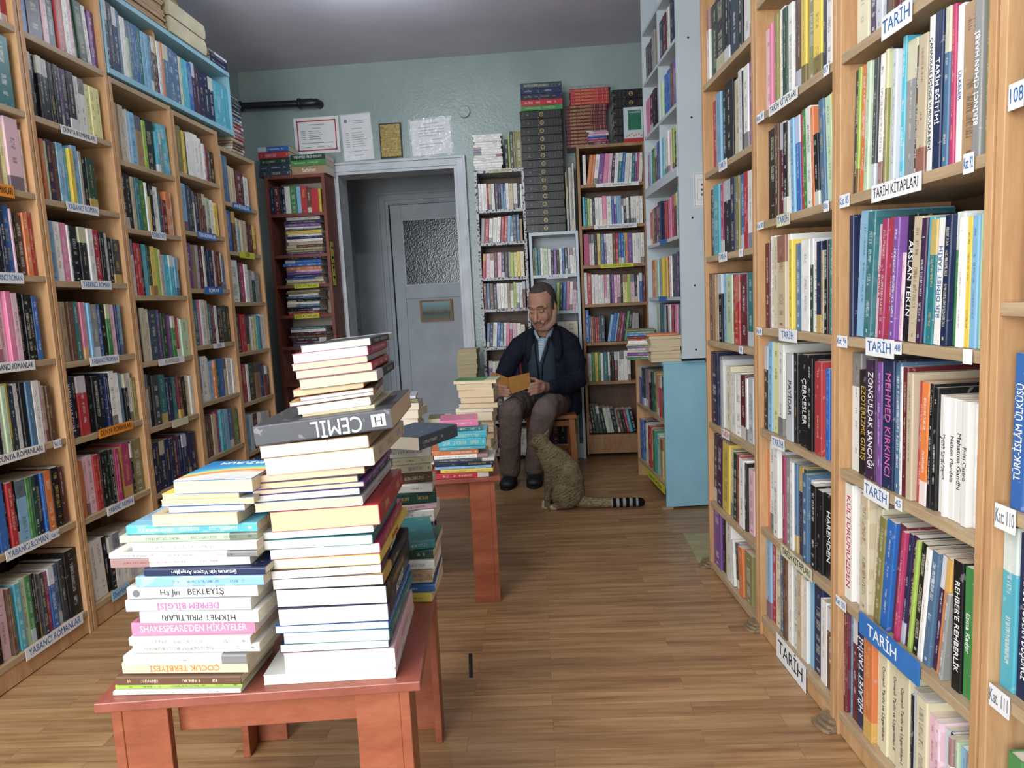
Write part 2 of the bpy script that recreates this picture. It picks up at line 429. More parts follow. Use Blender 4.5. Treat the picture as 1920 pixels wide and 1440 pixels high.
def damask():
    m, nt, b = newmat('black_and_white_patterned_film')
    v = coords(nt); vo = nd(nt, 'ShaderNodeTexVoronoi'); vo.feature = 'DISTANCE_TO_EDGE'; vo.inputs['Scale'].default_value = 38; nt.links.new(v, vo.inputs['Vector'])
    f = mth(nt, 'GREATER_THAN', noise_tex(nt, v, 70, 2), .52); g = mth(nt, 'LESS_THAN', vo.outputs['Distance'], .13)
    nt.links.new(mix(nt, mth(nt, 'MAXIMUM', mth(nt, 'MULTIPLY', f, .8), g), srgb('26262a'), srgb('b9bbbd')), b.inputs['Base Color'])
    b.inputs['Roughness'].default_value = .5
    return m
M['damask'] = damask()
def painting():
    m, nt, b = newmat('small_seaside_print')
    v = coords(nt, kind='Generated'); s = nd(nt, 'ShaderNodeSeparateXYZ'); nt.links.new(v, s.inputs[0])
    n = noise_tex(nt, v, 9, 4)
    f = mth(nt, 'ADD', s.outputs[2], mth(nt, 'MULTIPLY', mth(nt, 'SUBTRACT', n, .5), .35))
    nt.links.new(ramp(nt, f, [(.15, srgb('5b6a5a')), (.38, srgb('3d4a4a')), (.5, srgb('7a7a5c')), (.7, srgb('6f9aa0')), (.95, srgb('8fb0b4'))]), b.inputs['Base Color'])
    b.inputs['Roughness'].default_value = .5
    return m
M['print'] = painting()

# ------------------------------------------------------------------ data measured from the place
ROWS = [
    ('B', 1.686, 60, '51c95 14G90 25V85 26E85 19K80 21z85 18R80 16K80 23w80 19e80 22w80 31b82 25c80 24n80 23w80 37r82 35e80 23k80'),
    ('B', 1.363, 41, '23K90/3 13l90/3 25o90/3 19L90/3 17K90/3 21w91/3 25V92/3 11a90/2 19L88/2 15E86/2 14q93/2 36e88/2 13z82/2 30C86/2 22t89/1 17w92/1 24n92/1 16h92/1 13m92 19w90 43Z88 21e86 10a85 20E86'),
    ('B', 1.034, 34, '19n93 5w90/4 44s94/5 32t92/5 26P82/5 23m85/5 29r85/5 22v84/5 13P60/5 33k84/5 31C82/5 19V80/5 18q80/4 22t78/4 24w78/4 20n79/3 24g80/2 19w76/2 15y76/1 18s76/1 22L76 15l75'),
    ('B', 0.707, 32, '44w94 39k82 45V91 12C90 23v91 45n93 21h92 11w90 19R90 22C87 18r82/2 25o82/2 13k82/2 16k80/1 28w76 14w76 20w76 23w76 19w76 21w75 15w74'),
    ('B', 0.376, 18, '40w97 38w96 39C95 25c90/6 27a85/7 33b86/8 29R86/8 15m84/8 15n84/8 21V84/8 12l83/8 22k83/8 18w82/8 23h82/8 20V82/8 18o82/8 12e60/8 21k5 28k84 24g83 26s80'),
    ('B', 0.07, 6, '18R93 18s92 26R92 44n90 44o84 20c80 32c80 47c80 53c80 8k70 23E76 40c76 23P70 18P70 18E68 11n68 14w68 10L68 20s66 21e66 14m66'),
    ('C', 1.686, 32, '54P80 18p80 30h82 25a82 37w84 31G80 30w80 19n80 43z85 31y85 43a84 47y82 24n84 30w82 26L82'),
    ('C', 1.363, 57, '67k88 30z88 37R88 32k85 23w85/-2 27s85/-3 30b85/-3 32r86/-3 21g86/-4 31w86/-4 17o84/-4 26k60/-5 28h86/-5 33L86/-5 35y87/-5'),
    ('C', 1.034, 35, '38R86 36w92 39c90 63C90 24w90 24y84 38h80 55w82 21G82 34w78 30n78 16C70 19k78 15r74 36t78'),
    ('C', 0.707, 3, '34k88/2 38s93/2 46Y93/1 44w92/1 34e84 49E84 28k86 23C85 52k86 35k84 17R83 43r82 26w76 22b78 28R77'),
    ('C', 0.376, -5, '35o84 53w97 42w95 36E93 22m90 34e90 25w88 24h88 28V87 23G86 34h84 22w80 32k78 38k76 46k76 16P66 22R60'),
    ('C', 0.07, -8, '45s93 34r92 47c88 36h86 35z86 38w85 41w84 40C84 31w82 33s88 57n84 41w78 42z76'),
    ('D', 1.947, 27, '37w90 85G90 105K92 56k90 93i90 39k88 58w88 40L86'),
    ('D', 1.616, 80, '50r84 61s88 39k88 94k90 64c86 45w90 16k86 48w88 31v88'),
    ('D', 1.292, 0, '60K86 79q88 35m86 86k88 32w88 49n86 41a85 40b85 44r85 53w84'),
    ('D', 0.962, -13, '46z88 37Z86 51w86 42k85 41s85 78L83 74r83 75R82 60t84 16G60'),
    ('D', 0.626, -18, '99n96 37e92 36E88 75c82 65w76 62w76 59R76 23w74 55E76'),
    ('D', 0.296, -30, '55n94/4 83V94/4 92y92/4 54c88/3 45G86/3 38r86/3 61w85/2 29k83 62P78'),
    ('D', 0.03, -22, '108v84 37k82 50y84 69w84/-2 33w60/-6 26k58/-6 32P60/-6 55o60/-6 87a62'),
    ('A', 1.446, 43, '28g80'),
    ('A', 1.117, 56, '21w90'),
    ('A', 0.779, 41, '31b84/1 21b84/1 16b84'),
    ('A', 0.456, 12, '38q95 39n93 31w90'),
    ('A', 0.12, 50, '35g76 38r74 26w74'),
    ('M', 2.166, 347, '140r60'),
    ('M', 1.886, 267, '98s70 73t88'),
    ('M', 1.61, 241, '74n72 18o86 19Z84 24Y84 63P92 13w80 13o82'),
    ('M', 1.325, 213, '62r82 27k84 21n88 31b88 10P84 17k80 33z78 26o82 21r84'),
    ('M', 1.035, 174, '55P90 23P90 28P90 26p90 27P88 25k88 28k86 21k86 24b84'),
    ('M', 0.745, 103, '71G86 16k86 18w88 23L84 24y86 22i82 20w84 22k84 28h84 34w84 16P82 22c76 22z74'),
    ('M', 0.435, 50, '71k84 9w86 36b86 14k84 26r82 19k82 44s80 20g80 21G80 26n80 16b80 33o80 42k82 23R80'),
    ('M', 0.09, -9, '44c84 26k80 45P88 16z86 19C84 29q86 32L88 25g88 18k88 15e86 24K84 27m82 33b84 31h84 29K86 72k94'),
    ('N', 2.166, 21, '15w95 20b95 21b95 81V97 25P95 49K93 42r92 31w92 19P90 28L88 49G86/-4 33w86/-4 41v84'),
    ('N', 1.886, 23, '31k84 27k84 24k84 39k84 23k83 26k83 15v82 30n82 37k82 32w80 36w80 30Y76 30Y76 31Y76'),
    ('N', 1.6, 19, '35m84/-2 19o82 11L80 34V84 23z82 35s84 21q80 25y80 31s86 16e80 26k76/-2 50G74'),
    ('N', 1.31, 3, '41s82 40w82 38p82 12w80 21n80 40k80 45k80 36w79 44r79 28k77 28w76 25k70 52K68'),
    ('N', 1.015, -1, '40p84 32C84 33z84 21t84 19l84 25p83 19w83 19s82 40e80 27b80 35k80 28g80 36P79 11n79 34s79'),
    ('N', 0.73, -4, '47n86 24k86 56r86 39k84 46k82 34n82 24n84 39w86 29w82 37s80 23k78 31w78 32a70'),
    ('N', 0.425, -21, '45o82 18e84 19P86 41P86 23r83 26r83 34k84 28G84 21k84 21e82 29m82 7V80 22y82 61m86/1 16k82 77a86'),
    ('N', 0.09, -22, '40w88/-3 38w88/-3 49w88/-3 31k86 28k80 50w84 52w80 53E80 63w80'),
    ('O', 1.826, 24, '52C92 35C90 20w86 16E88 40s86 50Z84 26l80 75k86 27q70 18e70 71q86/-4'),
    ('O', 1.545, 24, '46k88 40k88 24C86 29t86 42g84 17w82 17y60 26k80 54w80 18t70 33R60 43o76 24w76'),
    ('O', 1.26, 20, '23w92 32w92 41r86 21k86 38q86 26G84 35y84 31l82 18c80 28P72 38q72 39q72 30s70 30R66'),
    ('O', 0.97, 19, '49n92 33c90 34c88 70i86 27v86 37G80 24a78 34v76 29g74 25r70 20w70 72L68'),
    ('O', 0.68, 33, '29E90 39k88 53K86 59t84 28n76 33n76 34t76 35R76 41k74 42c74 32w72'),
    ('O', 0.385, 35, '39n84 40n84 41n84 37n84 33n82 34R84 35n82 41n82 42n82 53n80'),
    ('O', 0.09, 7, '44w80 45z80 46w80 48n80 49c80 51h80 79r80'),
    ('Q', 1.86, -25, '29c92/-3 60a86 25y80 31k80 32w82 54w84 44w84 40w80 23w72 47m70 30z66 37k64'),
    ('Q', 1.58, 18, '25w88 52s88 37i86 33i84 22w80 28n78 34z78 23R78 35w74 36L74 37w72 44y68'),
    ('Q', 1.296, 18, '16t90 48v86 54Z84 22e84 45R84 23w84 23G74 48n78 37w78 50R76 19w74 32b66'),
    ('Q', 1.01, 34, '11t88 44t88 45p88 46w88 35c86 36t80 30R78 31w76 31k76 32R76 46G76 40k74'),
    ('Q', 0.722, 40, '17b90 74w88 29w84 42s76 24o76 49t78 57b78 33C76 53w76 34w74'),
    ('Q', 0.435, 15, '34t76 34z80 35z80 42C80 49m84 44q84 45s82 53h80 47Z80 28g76'),
    ('Q', 0.1, -21, '81w80 91G80 95R80 100c80'),
    ('S', 1.78, 14, '58h98/-2 46h98 34C80 41C78 28C76 64R76 44k74 68w70'),
    ('S', 1.51, 21, '20w86 40b86 41b86 28z86 35w74 36q74 44C72 30c72 45R70 46R68 39y66'),
    ('S', 1.225, 34, '96w90/-1 21G86 65m86 45w84 46e72 47G70 64e66'),
    ('S', 0.94, 41, '28V84 42R84 73r82 45n80 46c76 47w76 32y76 49q78 33h76 76w80'),
    ('S', 0.65, 63, '58r84 30w82 61G84 47z80 80Z82 33n78 33C70 34R70 34n66'),
    ('S', 0.36, 43, '59s84 45E80 62R80 48w78 65E76 84e74'),
    ('S', 0.1, 30, '106w80 119h80 126r80'),
    ('c3', 1.925, 42, '22w80 26o80/10 18o80/10 29w80/10 36v80/9 33p80/9 22P80/8 22V80/8 25w80/7 25t80/7 22b82/7 29w78/6 18w78/5 22t78/5 14v78/5 14m78/5 25w78/5'),
    ('c3', 1.645, 31, '18q80 15t78 18l76 15w74 18K70 26w76 26w76 29p80 33w78 18b78 18v78 33s78 15w70 18k70 18w72 11k72 22w74 15w74 22w74 26w74'),
    ('c3', 1.375, 29, '37m86 15P84 19w84 22k84 22y86 26h84 15v84 18w84 26w84 22z86 18r84 18b84 18b84 11q84 18o84 33v84 29w82 26w82 26w82'),
    ('c3', 1.105, 22, '22w88 30r86 19w82 30w82 19w80 22w80 19p80 22w80 11n80 19v80 22P78 26P78 15k76 33Y78 22l78 30P78 18k76 15w74 22b80 22R76'),
    ('c3', 0.835, 16, '26b92 15h76 11o72 15z72 15r70 15r70 11t74 30i74 15k5 19s76/12 26b80/12 15s80/12 19R82/12 19m80/12 19k80/10 22g84/10 22k80/8 30e78/6 37e76'),
    ('c3', 0.555, 13, '11P80 23w80 23g82 23y82 19g82 19w80 34t82 15w82 11k80 19k80 26R82 15w82 30w84 26w84 22w84'),
    ('c3', 0.18, 3, '27R74/-8 23k80/-8 27G80/-10 27K78/-10 30k74/-12 27L74/-12 27E72/-12 30k70/-12 19e66/-12 27z66/-14 23k66/-14 19r68/-14 23q66/-14 30k66/-14'),
    ('p', 1.795, 22, '19w84 19w84 22w84 11r82 22C82 22w82 26V82 15V80 22h80 15s78 22w82 30C80 30w80 19k74 15w76'),
    ('p', 1.57, 21, '26e78/6 30r76/6 26w76/6 30w78/6 26w80/6 23r80/6 26r82/6 22s82/5 22h80/5 26i84 22h84 19Z70'),
    ('p', 1.325, 19, '23r78/4 30P78/4 30w78/3 23R80/3 30P80/3 23n80/2 26k80/2 19e80/2 23l78 23Y78 23y80 30c80'),
    ('p', 1.105, 19, '23R84 23h84 27z84 23n80 27w82 27w82 23w82 19Z82 23w80 19l84 23w82 23w82 23R84'),
    ('p', 0.835, 15, '23h80/6 23n80/6 31w80/6 23b80/5 23h78/5 23w78/5 23p78/4 23r76/4 38P76 30w74 30c70'),
    ('p', 0.56, 16, '31v80/4 23w78/4 27c78/4 38C76 58w76 58n76 57r76'),
    ('p', 0.3, 10, '54R80 58k80 58w80 58e80 58n80'),
    ('p', 0.06, 5, '47w80 78R80 78k80 78w80'),
    ('q', 1.325, 18, '11a78 26t80 19t78 19w78 34L76 22w74 19k70 22v74 19k70 19w74 19b74 22i76 15E74 22w74 22w74'),
    ('q', 1.07, 17, '30w80 38a78/3 38r78 49h80/3 19l82/4 23G82/4 26b82/5 23p84/5 22w82/5 26P80/5 15w78'),
    ('q', 0.8, 9, '46w80 57k80 57r80 57w80 94c80'),
    ('q', 0.5, -1, '42w80 57w80 57R80 57w80 106n80'),
    ('q', 0.11, -11, '35w70 58n70 58R80 58k80 31m70 19R72 27k74 27L84'),
    ('r', 1.85, -3, '35n86 39R86 20k84 23n84 43w84 47g84 35s82 47r82 31z76 58r72 19y72'),
    ('wf', 2.41, -2, '77K72 45z72 72V74 70e78 54Z76 40n76'),
    ('wf', 2.1, 3, '106p72 87V74 70k76 68e78'),
    ('wf', 1.79, 9, '61m70 45s72 73g74 70z76 68b78'),
    ('wf', 1.45, 12, '61r70 74o74 57V74 56m76 68n80'),
    ('wf', 1.135, 19, '61g76 74o78 71L78 69s78 40y78'),
    ('wn', 2.41, -12, '77n72 74R74 48w78 69w80 67n80'),
    ('wn', 2.1, -20, '52L70 50t74 49b74 60b78 35r80 57z80 55v80'),
    ('wn', 1.79, -28, '52q76 63w78 61w80 48P76 46l78 45k70 55w78'),
    ('wn', 1.45, -25, '65r74 63z76 61p76 59m78 57R78 45w80 43q88'),
    ('wn', 1.135, -19, '52y78 51r78 49w78 48P80 59i80 57v82 66k82'),
    ('wn', 0.87, -257, '72L80 56v80 81t78 66P78 38k76 50w78 49m78 48k76 46p78 45q78 66h80'),
    ('t', 0.475, 15, '82b80 63n80 77e78 60p78 58k78 42G80 55t80 54y80 52p78 51r78 50t78 60s76'),
    ('t', 0.12, -87, '102b88 66n88 64w86 47C84 61r86 74w84 57g84 56q80 54L80 53a78 51C78 50y78 61Z76'),
    ('u', 2.19, 30, '36n92 33n92 33n90 19h88 23w84 19w84 20L82 24h84 20h84 20b84 33t84 30s82 30s82 26h82 27z84 18V82 14w82 19E82 23o84 48h84 49h84 46h82 26c80 31q80 32q80 44b80 33V84 40V80 52n80 54n80 55n78 44q78 45q78 46q78 47q76'),
]
UNITS = {
    'D': (0.5869, 2.9350, 0.07445, -0.99722),
    'C': (0.6310, 2.3450, 0.07445, -0.99722),
    'B': (0.6724, 1.7900, 0.07445, -0.99722),
    'A': (0.7139, 1.2350, 0.07445, -0.99722),
    'M': (-1.7977, 1.9500, -0.00653, 0.99998),
    'N': (-1.8009, 2.4400, -0.00653, 0.99998),
    'O': (-1.8040, 2.9200, -0.00653, 0.99998),
    'Q': (-1.8072, 3.4000, -0.00653, 0.99998),
    'S': (-1.8102, 3.8650, -0.00653, 0.99998),
    'u': (-1.8039, 2.9000, -0.00653, 0.99998),
    'c3': (0.1580, 5.0400, 1.00000, 0.00000),
    'q': (-0.1950, 5.0400, 1.00000, 0.00000),
    'p': (-0.5550, 5.0400, 1.00000, 0.00000),
    'r': (-2.0500, 5.0400, 1.00000, 0.00000),
    'wf': (0.5530, 4.5100, 0.08988, -0.99595),
    'wn': (0.5870, 4.1300, 0.08988, -0.99595),
    't': (0.4650, 4.5300, 0.09486, -0.99549),
}
STACKS = {
    'A': [(8, -815, 231, 'w'), (8, -814, 231, 'l'), (17, -810, 229, 'z'), (22, -801, 230, 'c', 'ÇOCUK TERBİYESİ', 'o'), (18, -790, 223, 'w'), (17, -775, 230, 'w'), (16, -776, 220, 'w'), (25, -772, 222, 'p', "SHAKESPEARE'DEN HİKÂYELER", 'w'), (22, -752, 215, 'w', 'HİKMET PIRILTILARI', 'k'), (22, -774, 225, 'E', 'DEPREM BİLGİSİ', 'p'), (22, -770, 232, 'w', 'Ha Jin   BEKLEYİŞ', 'K'), (19, -751, 229, 's'), (14, -736, 218, 'n', 'Erzurum için Vizyon Arayışları', 'w'), (18, -797, 249, 'w'), (11, -796, 266, 'w'), (16, -754, 224, 'w'), (13, -775, 244, 'L'), (17, -764, 234, 'q'), (21, -710, 151, 'C', 'P'), (12, -682, 133, 'b', 'P'), (11, -695, 163, 'E', 'P'), (11, -693, 136, 'y', 'P'), (24, -666, 138, 'b', 'P')],
    'B': [(19, -553, 235, 'w'), (38, -514, 197, 'P', 'CC'), (16, -520, 194, 'n'), (22, -512, 189, 't'), (14, -524, 201, 'b'), (32, -516, 194, 'n', 'AKTİVİST', 'w'), (33, -519, 196, 'k'), (20, -523, 197, 'k'), (17, -523, 194, 'V', 'Siyaset Rehberi', 'w'), (18, -525, 195, 'y', 'EKONOMİ', 'r'), (19, -523, 193, 'm'), (18, -535, 195, 't'), (13, -536, 198, 'E'), (37, -515, 190, 'r'), (16, -541, 189, 'E'), (13, -544, 188, 'n'), (9, -545, 196, 'v'), (12, -549, 191, 'n'), (14, -539, 192, 'R'), (30, -516, 190, 'C'), (22, -523, 188, 'Z'), (36, -527, 236, 'K', 'S', 'CEMİL', 'w')],
    'U': [(6, -460, 129, 'c'), (14, -465, 128, 'c'), (8, -480, 148, 'R'), (8, -461, 129, 'z'), (12, -475, 125, 'o'), (19, -460, 138, 'k'), (15, -467, 135, 'r'), (12, -472, 133, 'e'), (18, -469, 133, 'm'), (14, -454, 124, 'k')],
    'E': [(22, -505, 213, 'r'), (14, -474, 199, 'y'), (11, -494, 214, 's'), (17, -491, 224, 'n'), (13, -495, 227, 'i'), (15, -494, 202, 'w'), (18, -503, 176, 'o'), (14, -471, 172, 'q'), (30, -476, 180, 'q'), (27, -466, 174, 'q'), (16, -483, 175, 't'), (27, -465, 144, 'p')],
    'F': [(37, -421, 111, 'a'), (37, -444, 128, 'c'), (30, -422, 118, 'C'), (25, -440, 137, 'C'), (26, -415, 113, 'C'), (37, -461, 156, 'c'), (16, -464, 165, 'w'), (23, -446, 165, 'K'), (25, -438, 144, 'Z'), (34, -448, 153, 'w'), (23, -451, 150, 'w'), (15, -467, 186, 'g')],
}
TAGS = [
    ('B', 0.204, 0.314, 1.686, 'TARİH', {'hgt': 0.046, 'lab': 'white TARİH tag on the highest shelf edge in view, bookcase with blue plate'}),
    ('B', 0.17, 0.355, 1.363, 'TARİH KİTAPLARI', {'ink': 'ink_black', 'hgt': 0.036, 'drop': 0.004, 'lab': 'long white tag reading TARİH KİTAPLARI in thick letters, near the top right'}),
    ('B', 0.48, 0.507, 1.363, 'Kat: 92', {'hgt': 0.034, 'drop': -0.002, 'lab': 'small handwritten tag Kat 92 on a shelf edge at upper right'}),
    ('B', 0.022, 0.069, 1.363, 'Kat. 85', {'hgt': 0.03, 'lab': 'small faded tag Kat 85 at the shelf corner under the red-numbered volumes shelf'}),
    ('B', 0.151, 0.267, 1.034, 'TARİH', {'hgt': 0.04, 'drop': 0.004, 'lab': 'white TARİH tag with the number 48 stuck beside it'}),
    ('B', 0.269, 0.295, 1.034, '48', {'hgt': 0.026, 'lab': 'small square tag reading 48 on a shelf edge'}),
    ('B', 0.012, 0.063, 1.034, 'Kat. 94', {'hgt': 0.028, 'lab': 'small faded corner tag Kat 94 on the shelf with the 48 tag'}),
    ('B', 0.492, 0.516, 1.034, '', {'hgt': 0.026, 'lab': 'blank white sticker at the end of the shelf tagged 48'}),
    ('B', 0.149, 0.254, 0.707, 'TARİH', {'hgt': 0.04, 'drop': 0.004, 'tilt': -2, 'lab': 'white TARİH tag with the number 45 stuck beside it'}),
    ('B', 0.28, 0.306, 0.707, '45', {'hgt': 0.026, 'lab': 'small square tag reading 45 on a shelf edge'}),
    ('B', 0.14, 0.381, 0.376, 'TARİH   ', {'paper': 'blue_paper', 'ink': 'ink_white', 'hgt': 0.05, 'drop': 0.0, 'thick': 0.006, 'lab': 'long glossy blue plate with white TARİH lettering on a low shelf edge', 'name': 'shelf_plate', 'cat': 'plate'}),
    ('B', 0.012, 0.066, 0.376, 'Kat 101', {'hgt': 0.026, 'lab': 'small tag Kat 101 at the left corner of the blue plate shelf'}),
    ('C', 0.129, 0.336, 1.686, 'TARİH KİTAPLARI', {'ink': 'ink_black', 'hgt': 0.03, 'drop': 0.002, 'lab': 'white tag TARİH KİTAPLARI in thin letters, second bookcase from right, high up'}),
    ('C', 0.027, 0.09, 1.686, 'Kat. 84', {'hgt': 0.026, 'lab': 'small corner tag Kat 84 beside the high thin-lettered tag'}),
    ('C', 0.492, 0.521, 1.686, '87', {'hgt': 0.026, 'lab': 'small square tag reading 87 on a high shelf edge'}),
    ('C', 0.187, 0.28, 1.363, 'TARİH', {'paper': 'cream_paper', 'hgt': 0.034, 'drop': 0.002, 'lab': 'yellowed handwritten TARİH tag'}),
    ('C', 0.023, 0.079, 1.363, 'Kat 85', {'hgt': 0.024, 'lab': 'small corner tag on the shelf with the yellowed tag'}),
    ('C', 0.494, 0.523, 1.363, '86', {'hgt': 0.026, 'lab': 'small square tag reading 86 on a shelf edge'}),
    ('C', 0.199, 0.326, 1.034, 'TARİH', {'hgt': 0.036, 'drop': 0.002, 'lab': 'white TARİH tag on the fourth shelf up, second bookcase from right'}),
    ('C', 0.011, 0.058, 1.034, 'Kat 80', {'hgt': 0.024, 'lab': 'small corner tag left of the fourth-shelf TARİH tag'}),
    ('C', 0.134, 0.236, 0.707, 'TARİH', {'hgt': 0.036, 'drop': 0.006, 'tilt': 3, 'lab': 'crooked white TARİH tag on the third shelf up'}),
    ('C', 0.207, 0.427, 0.376, 'TARİH KİTAPLARI', {'paper': 'cream_paper', 'ink': 'ink_black', 'hgt': 0.036, 'drop': -0.002, 'lab': 'greenish tag TARİH KİTAPLARI on the second shelf up'}),
    ('C', 0.164, 0.385, 0.07, 'TARİH', {'ink': 'ink_black', 'hgt': 0.078, 'drop': 0.018, 'size': 0.062, 'lab': 'large white TARİH board at floor level below the second bookcase from right'}),
    ('D', 0.224, 0.318, 1.616, 'TARİH', {'hgt': 0.034, 'drop': 0.002, 'lab': 'small TARİH tag, upper of the two beside the white panel'}),
    ('D', 0.208, 0.304, 1.292, 'TARİH', {'hgt': 0.034, 'drop': 0.002, 'lab': 'small TARİH tag, lower of the two beside the white panel'}),
    ('D', 0.209, 0.306, 0.626, 'TARİH', {'ink': 'ink_red', 'hgt': 0.032, 'tilt': 2, 'drop': -0.004, 'lab': 'small TARİH tag in red letters'}),
    ('D', 0.438, 0.477, 1.292, '9', {'hgt': 0.026, 'lab': 'tiny sticker on the blue-spined shelf beside the white panel'}),
    ('D', 0.427, 0.466, 0.962, '58', {'hgt': 0.026, 'lab': 'tiny square tag reading 58 beside the white panel'}),
    ('A', 0.029, 0.077, 0.779, 'Kat: 110', {'ink': 'ink_grey', 'hgt': 0.042, 'drop': 0.004, 'lab': 'handwritten Kat 110 tag under the blue numbered volumes'}),
    ('A', 0.031, 0.063, 1.446, '108', {'ink': 'ink_blue', 'hgt': 0.04, 'lab': 'handwritten 108 tag at the top right edge'}),
    ('A', 0.029, 0.078, 0.456, 'Kat. 111', {'ink': 'ink_grey', 'hgt': 0.04, 'lab': 'handwritten Kat 111 tag at the lower right edge'}),
    ('N', 0.148, 0.353, 1.886, 'DÜNYA ROMANLARI', {'ink': 'ink_black', 'hgt': 0.032, 'drop': 0.006, 'tilt': 1, 'lab': 'pale DÜNYA ROMANLARI tag, highest tag of the left wall'}),
    ('N', 0.128, 0.314, 1.6, 'YABANCI ROMAN', {'hgt': 0.034, 'drop': 0.002, 'lab': 'YABANCI ROMAN tag, first below the DÜNYA ROMANLARI tag'}),
    ('N', 0.159, 0.342, 1.31, 'YABANCI ROMAN', {'hgt': 0.034, 'lab': 'YABANCI ROMAN tag, second below the DÜNYA ROMANLARI tag'}),
    ('N', 0.155, 0.336, 1.015, 'YABANCI ROMAN', {'hgt': 0.034, 'lab': 'YABANCI ROMAN tag, third below the DÜNYA ROMANLARI tag'}),
    ('N', 0.157, 0.378, 0.73, 'DÜNYA ROMANLARI', {'paper': 'orange_paper', 'ink': 'ink_black', 'hgt': 0.036, 'drop': -0.004, 'lab': 'orange DÜNYA ROMANLARI tag beside the book stacks'}),
    ('N', 0.15, 0.327, 0.425, 'YABANCI ROMAN', {'hgt': 0.036, 'lab': 'YABANCI ROMAN tag below the orange tag'}),
    ('N', 0.118, 0.234, 0.09, 'Sherlock', {'paper': 'lightblue_paper', 'hgt': 0.04, 'drop': 0.0, 'lab': 'pale blue handwritten tag near the floor behind the table'}),
    ('M', 0.218, 0.362, 1.61, 'DÜNYA ROMANLARI', {'paper': 'orange_paper', 'ink': 'ink_black', 'hgt': 0.04, 'lab': 'orange tag cut off by the left edge'}),
    ('M', 0.212, 0.355, 1.325, 'YABANCI ROMAN', {'hgt': 0.036, 'lab': 'YABANCI ROMAN tag cut by the left edge, below the orange tag'}),
    ('M', 0.162, 0.356, 1.035, 'YABANCI ROMANLAR', {'ink': 'ink_black', 'hgt': 0.034, 'tilt': -1, 'lab': 'YABANCI ROMANLAR tag in black letters at the left edge'}),
    ('M', 0.133, 0.351, 0.745, 'DÜNYA ROMANLARI', {'ink': 'ink_black', 'hgt': 0.032, 'lab': 'white DÜNYA ROMANLARI tag at the left edge'}),
    ('M', 0.124, 0.324, 0.435, 'YABANCI ROMAN', {'hgt': 0.036, 'drop': -0.002, 'lab': 'YABANCI ROMAN tag at the left edge above the lowest shelf'}),
    ('M', 0.149, 0.433, 0.09, 'YABANCI ROMANLAR', {'hgt': 0.042, 'drop': -0.0, 'lab': 'long YABANCI ROMANLAR tag on the lowest shelf at the left'}),
    ('M', 0.327, 0.37, 0.435, 'Kat 14', {'hgt': 0.026, 'lab': 'small handwritten number tag beside the lower YABANCI ROMAN tag'}),
    ('M', 0.398, 0.436, 0.745, 'No: 13', {'hgt': 0.03, 'lab': 'small handwritten number tag on the third shelf up at left'}),
    ('O', 0.194, 0.312, 1.545, 'EDEBİYAT', {'hgt': 0.034, 'drop': 0.004, 'lab': 'white EDEBİYAT tag on the left wall'}),
    ('O', 0.142, 0.364, 0.97, 'KLASİKLER', {'ink': 'ink_grey', 'hgt': 0.03, 'lab': 'long white tag with grey letters, third bookcase on the left'}),
    ('O', 0.197, 0.341, 0.68, '', {'paper': 'cream_paper', 'hgt': 0.034, 'drop': 0.002, 'lab': 'faded pale green tag, third bookcase on the left'}),
    ('Q', 0.136, 0.336, 1.58, 'TÜRK ROMANLARI', {'paper': 'blue_paper', 'ink': 'ink_white', 'hgt': 0.036, 'drop': 0.002, 'lab': 'blue tag with white letters, upper one of the fourth bookcase'}),
    ('Q', 0.15, 0.35, 1.296, 'ROMAN', {'paper': 'blue_paper', 'ink': 'ink_white', 'hgt': 0.036, 'drop': -0.002, 'lab': 'blue tag with white letters, lower one of the fourth bookcase'}),
    ('Q', 0.188, 0.309, 1.01, 'GEZİ', {'hgt': 0.026, 'lab': 'small pale tag on the fourth bookcase below the blue tags'}),
    ('S', 0.109, 0.35, 1.78, 'ANI BİYOGRAFİ', {'paper': 'blue_paper', 'ink': 'ink_white', 'hgt': 0.034, 'lab': 'dark blue tag on the fifth bookcase of the left wall'}),
    ('S', 0.14, 0.344, 1.51, 'ŞİİR', {'paper': 'yellow_paper', 'ink': 'ink_black', 'hgt': 0.036, 'drop': 0.002, 'lab': 'yellow tag on the fifth bookcase of the left wall'}),
    ('c3', 0.125, 0.42, 1.925, 'Çocuk Bakım Kitapları', {'ink': 'ink_black', 'hgt': 0.026, 'lab': 'handwritten white tag Çocuk Bakım Kitapları'}),
    ('c3', 0.105, 0.398, 1.645, 'Çocuk Gelişimi Kitapları', {'ink': 'ink_black', 'hgt': 0.03, 'lab': 'handwritten white tag Çocuk Gelişimi Kitapları'}),
    ('c3', 0.139, 0.368, 1.375, 'Aile ve Çocuk Eğitimi', {'paper': 'yellow_paper', 'ink': 'ink_black', 'hgt': 0.026, 'lab': 'yellow handwritten tag Aile ve Çocuk Eğitimi'}),
    ('q', 0.111, 0.26, 1.325, 'PSİKOLOJİ', {'ink': 'ink_blue', 'hgt': 0.028, 'drop': 0.004, 'lab': 'white tag with blue letters on the small white bookcase'}),
    ('p', 0.104, 0.267, 2.065, 'KİŞİSEL GELİŞİM', {'paper': 'cream_paper', 'ink': 'ink_black', 'hgt': 0.024, 'lab': 'small tag on top of the patterned bookcase'}),
    ('r', 0.154, 0.335, 1.345, 'ŞİİR KİTAPLARI', {'paper': 'yellow_paper', 'ink': 'ink_black', 'hgt': 0.028, 'lab': 'yellow ŞİİR KİTAPLARI tag, upper of two on the red-brown bookcase'}),
    ('r', 0.136, 0.321, 1.13, 'ŞİİR KİTAPLARI', {'paper': 'yellow_paper', 'ink': 'ink_black', 'hgt': 0.03, 'lab': 'yellow ŞİİR KİTAPLARI tag, lower of two on the red-brown bookcase'}),
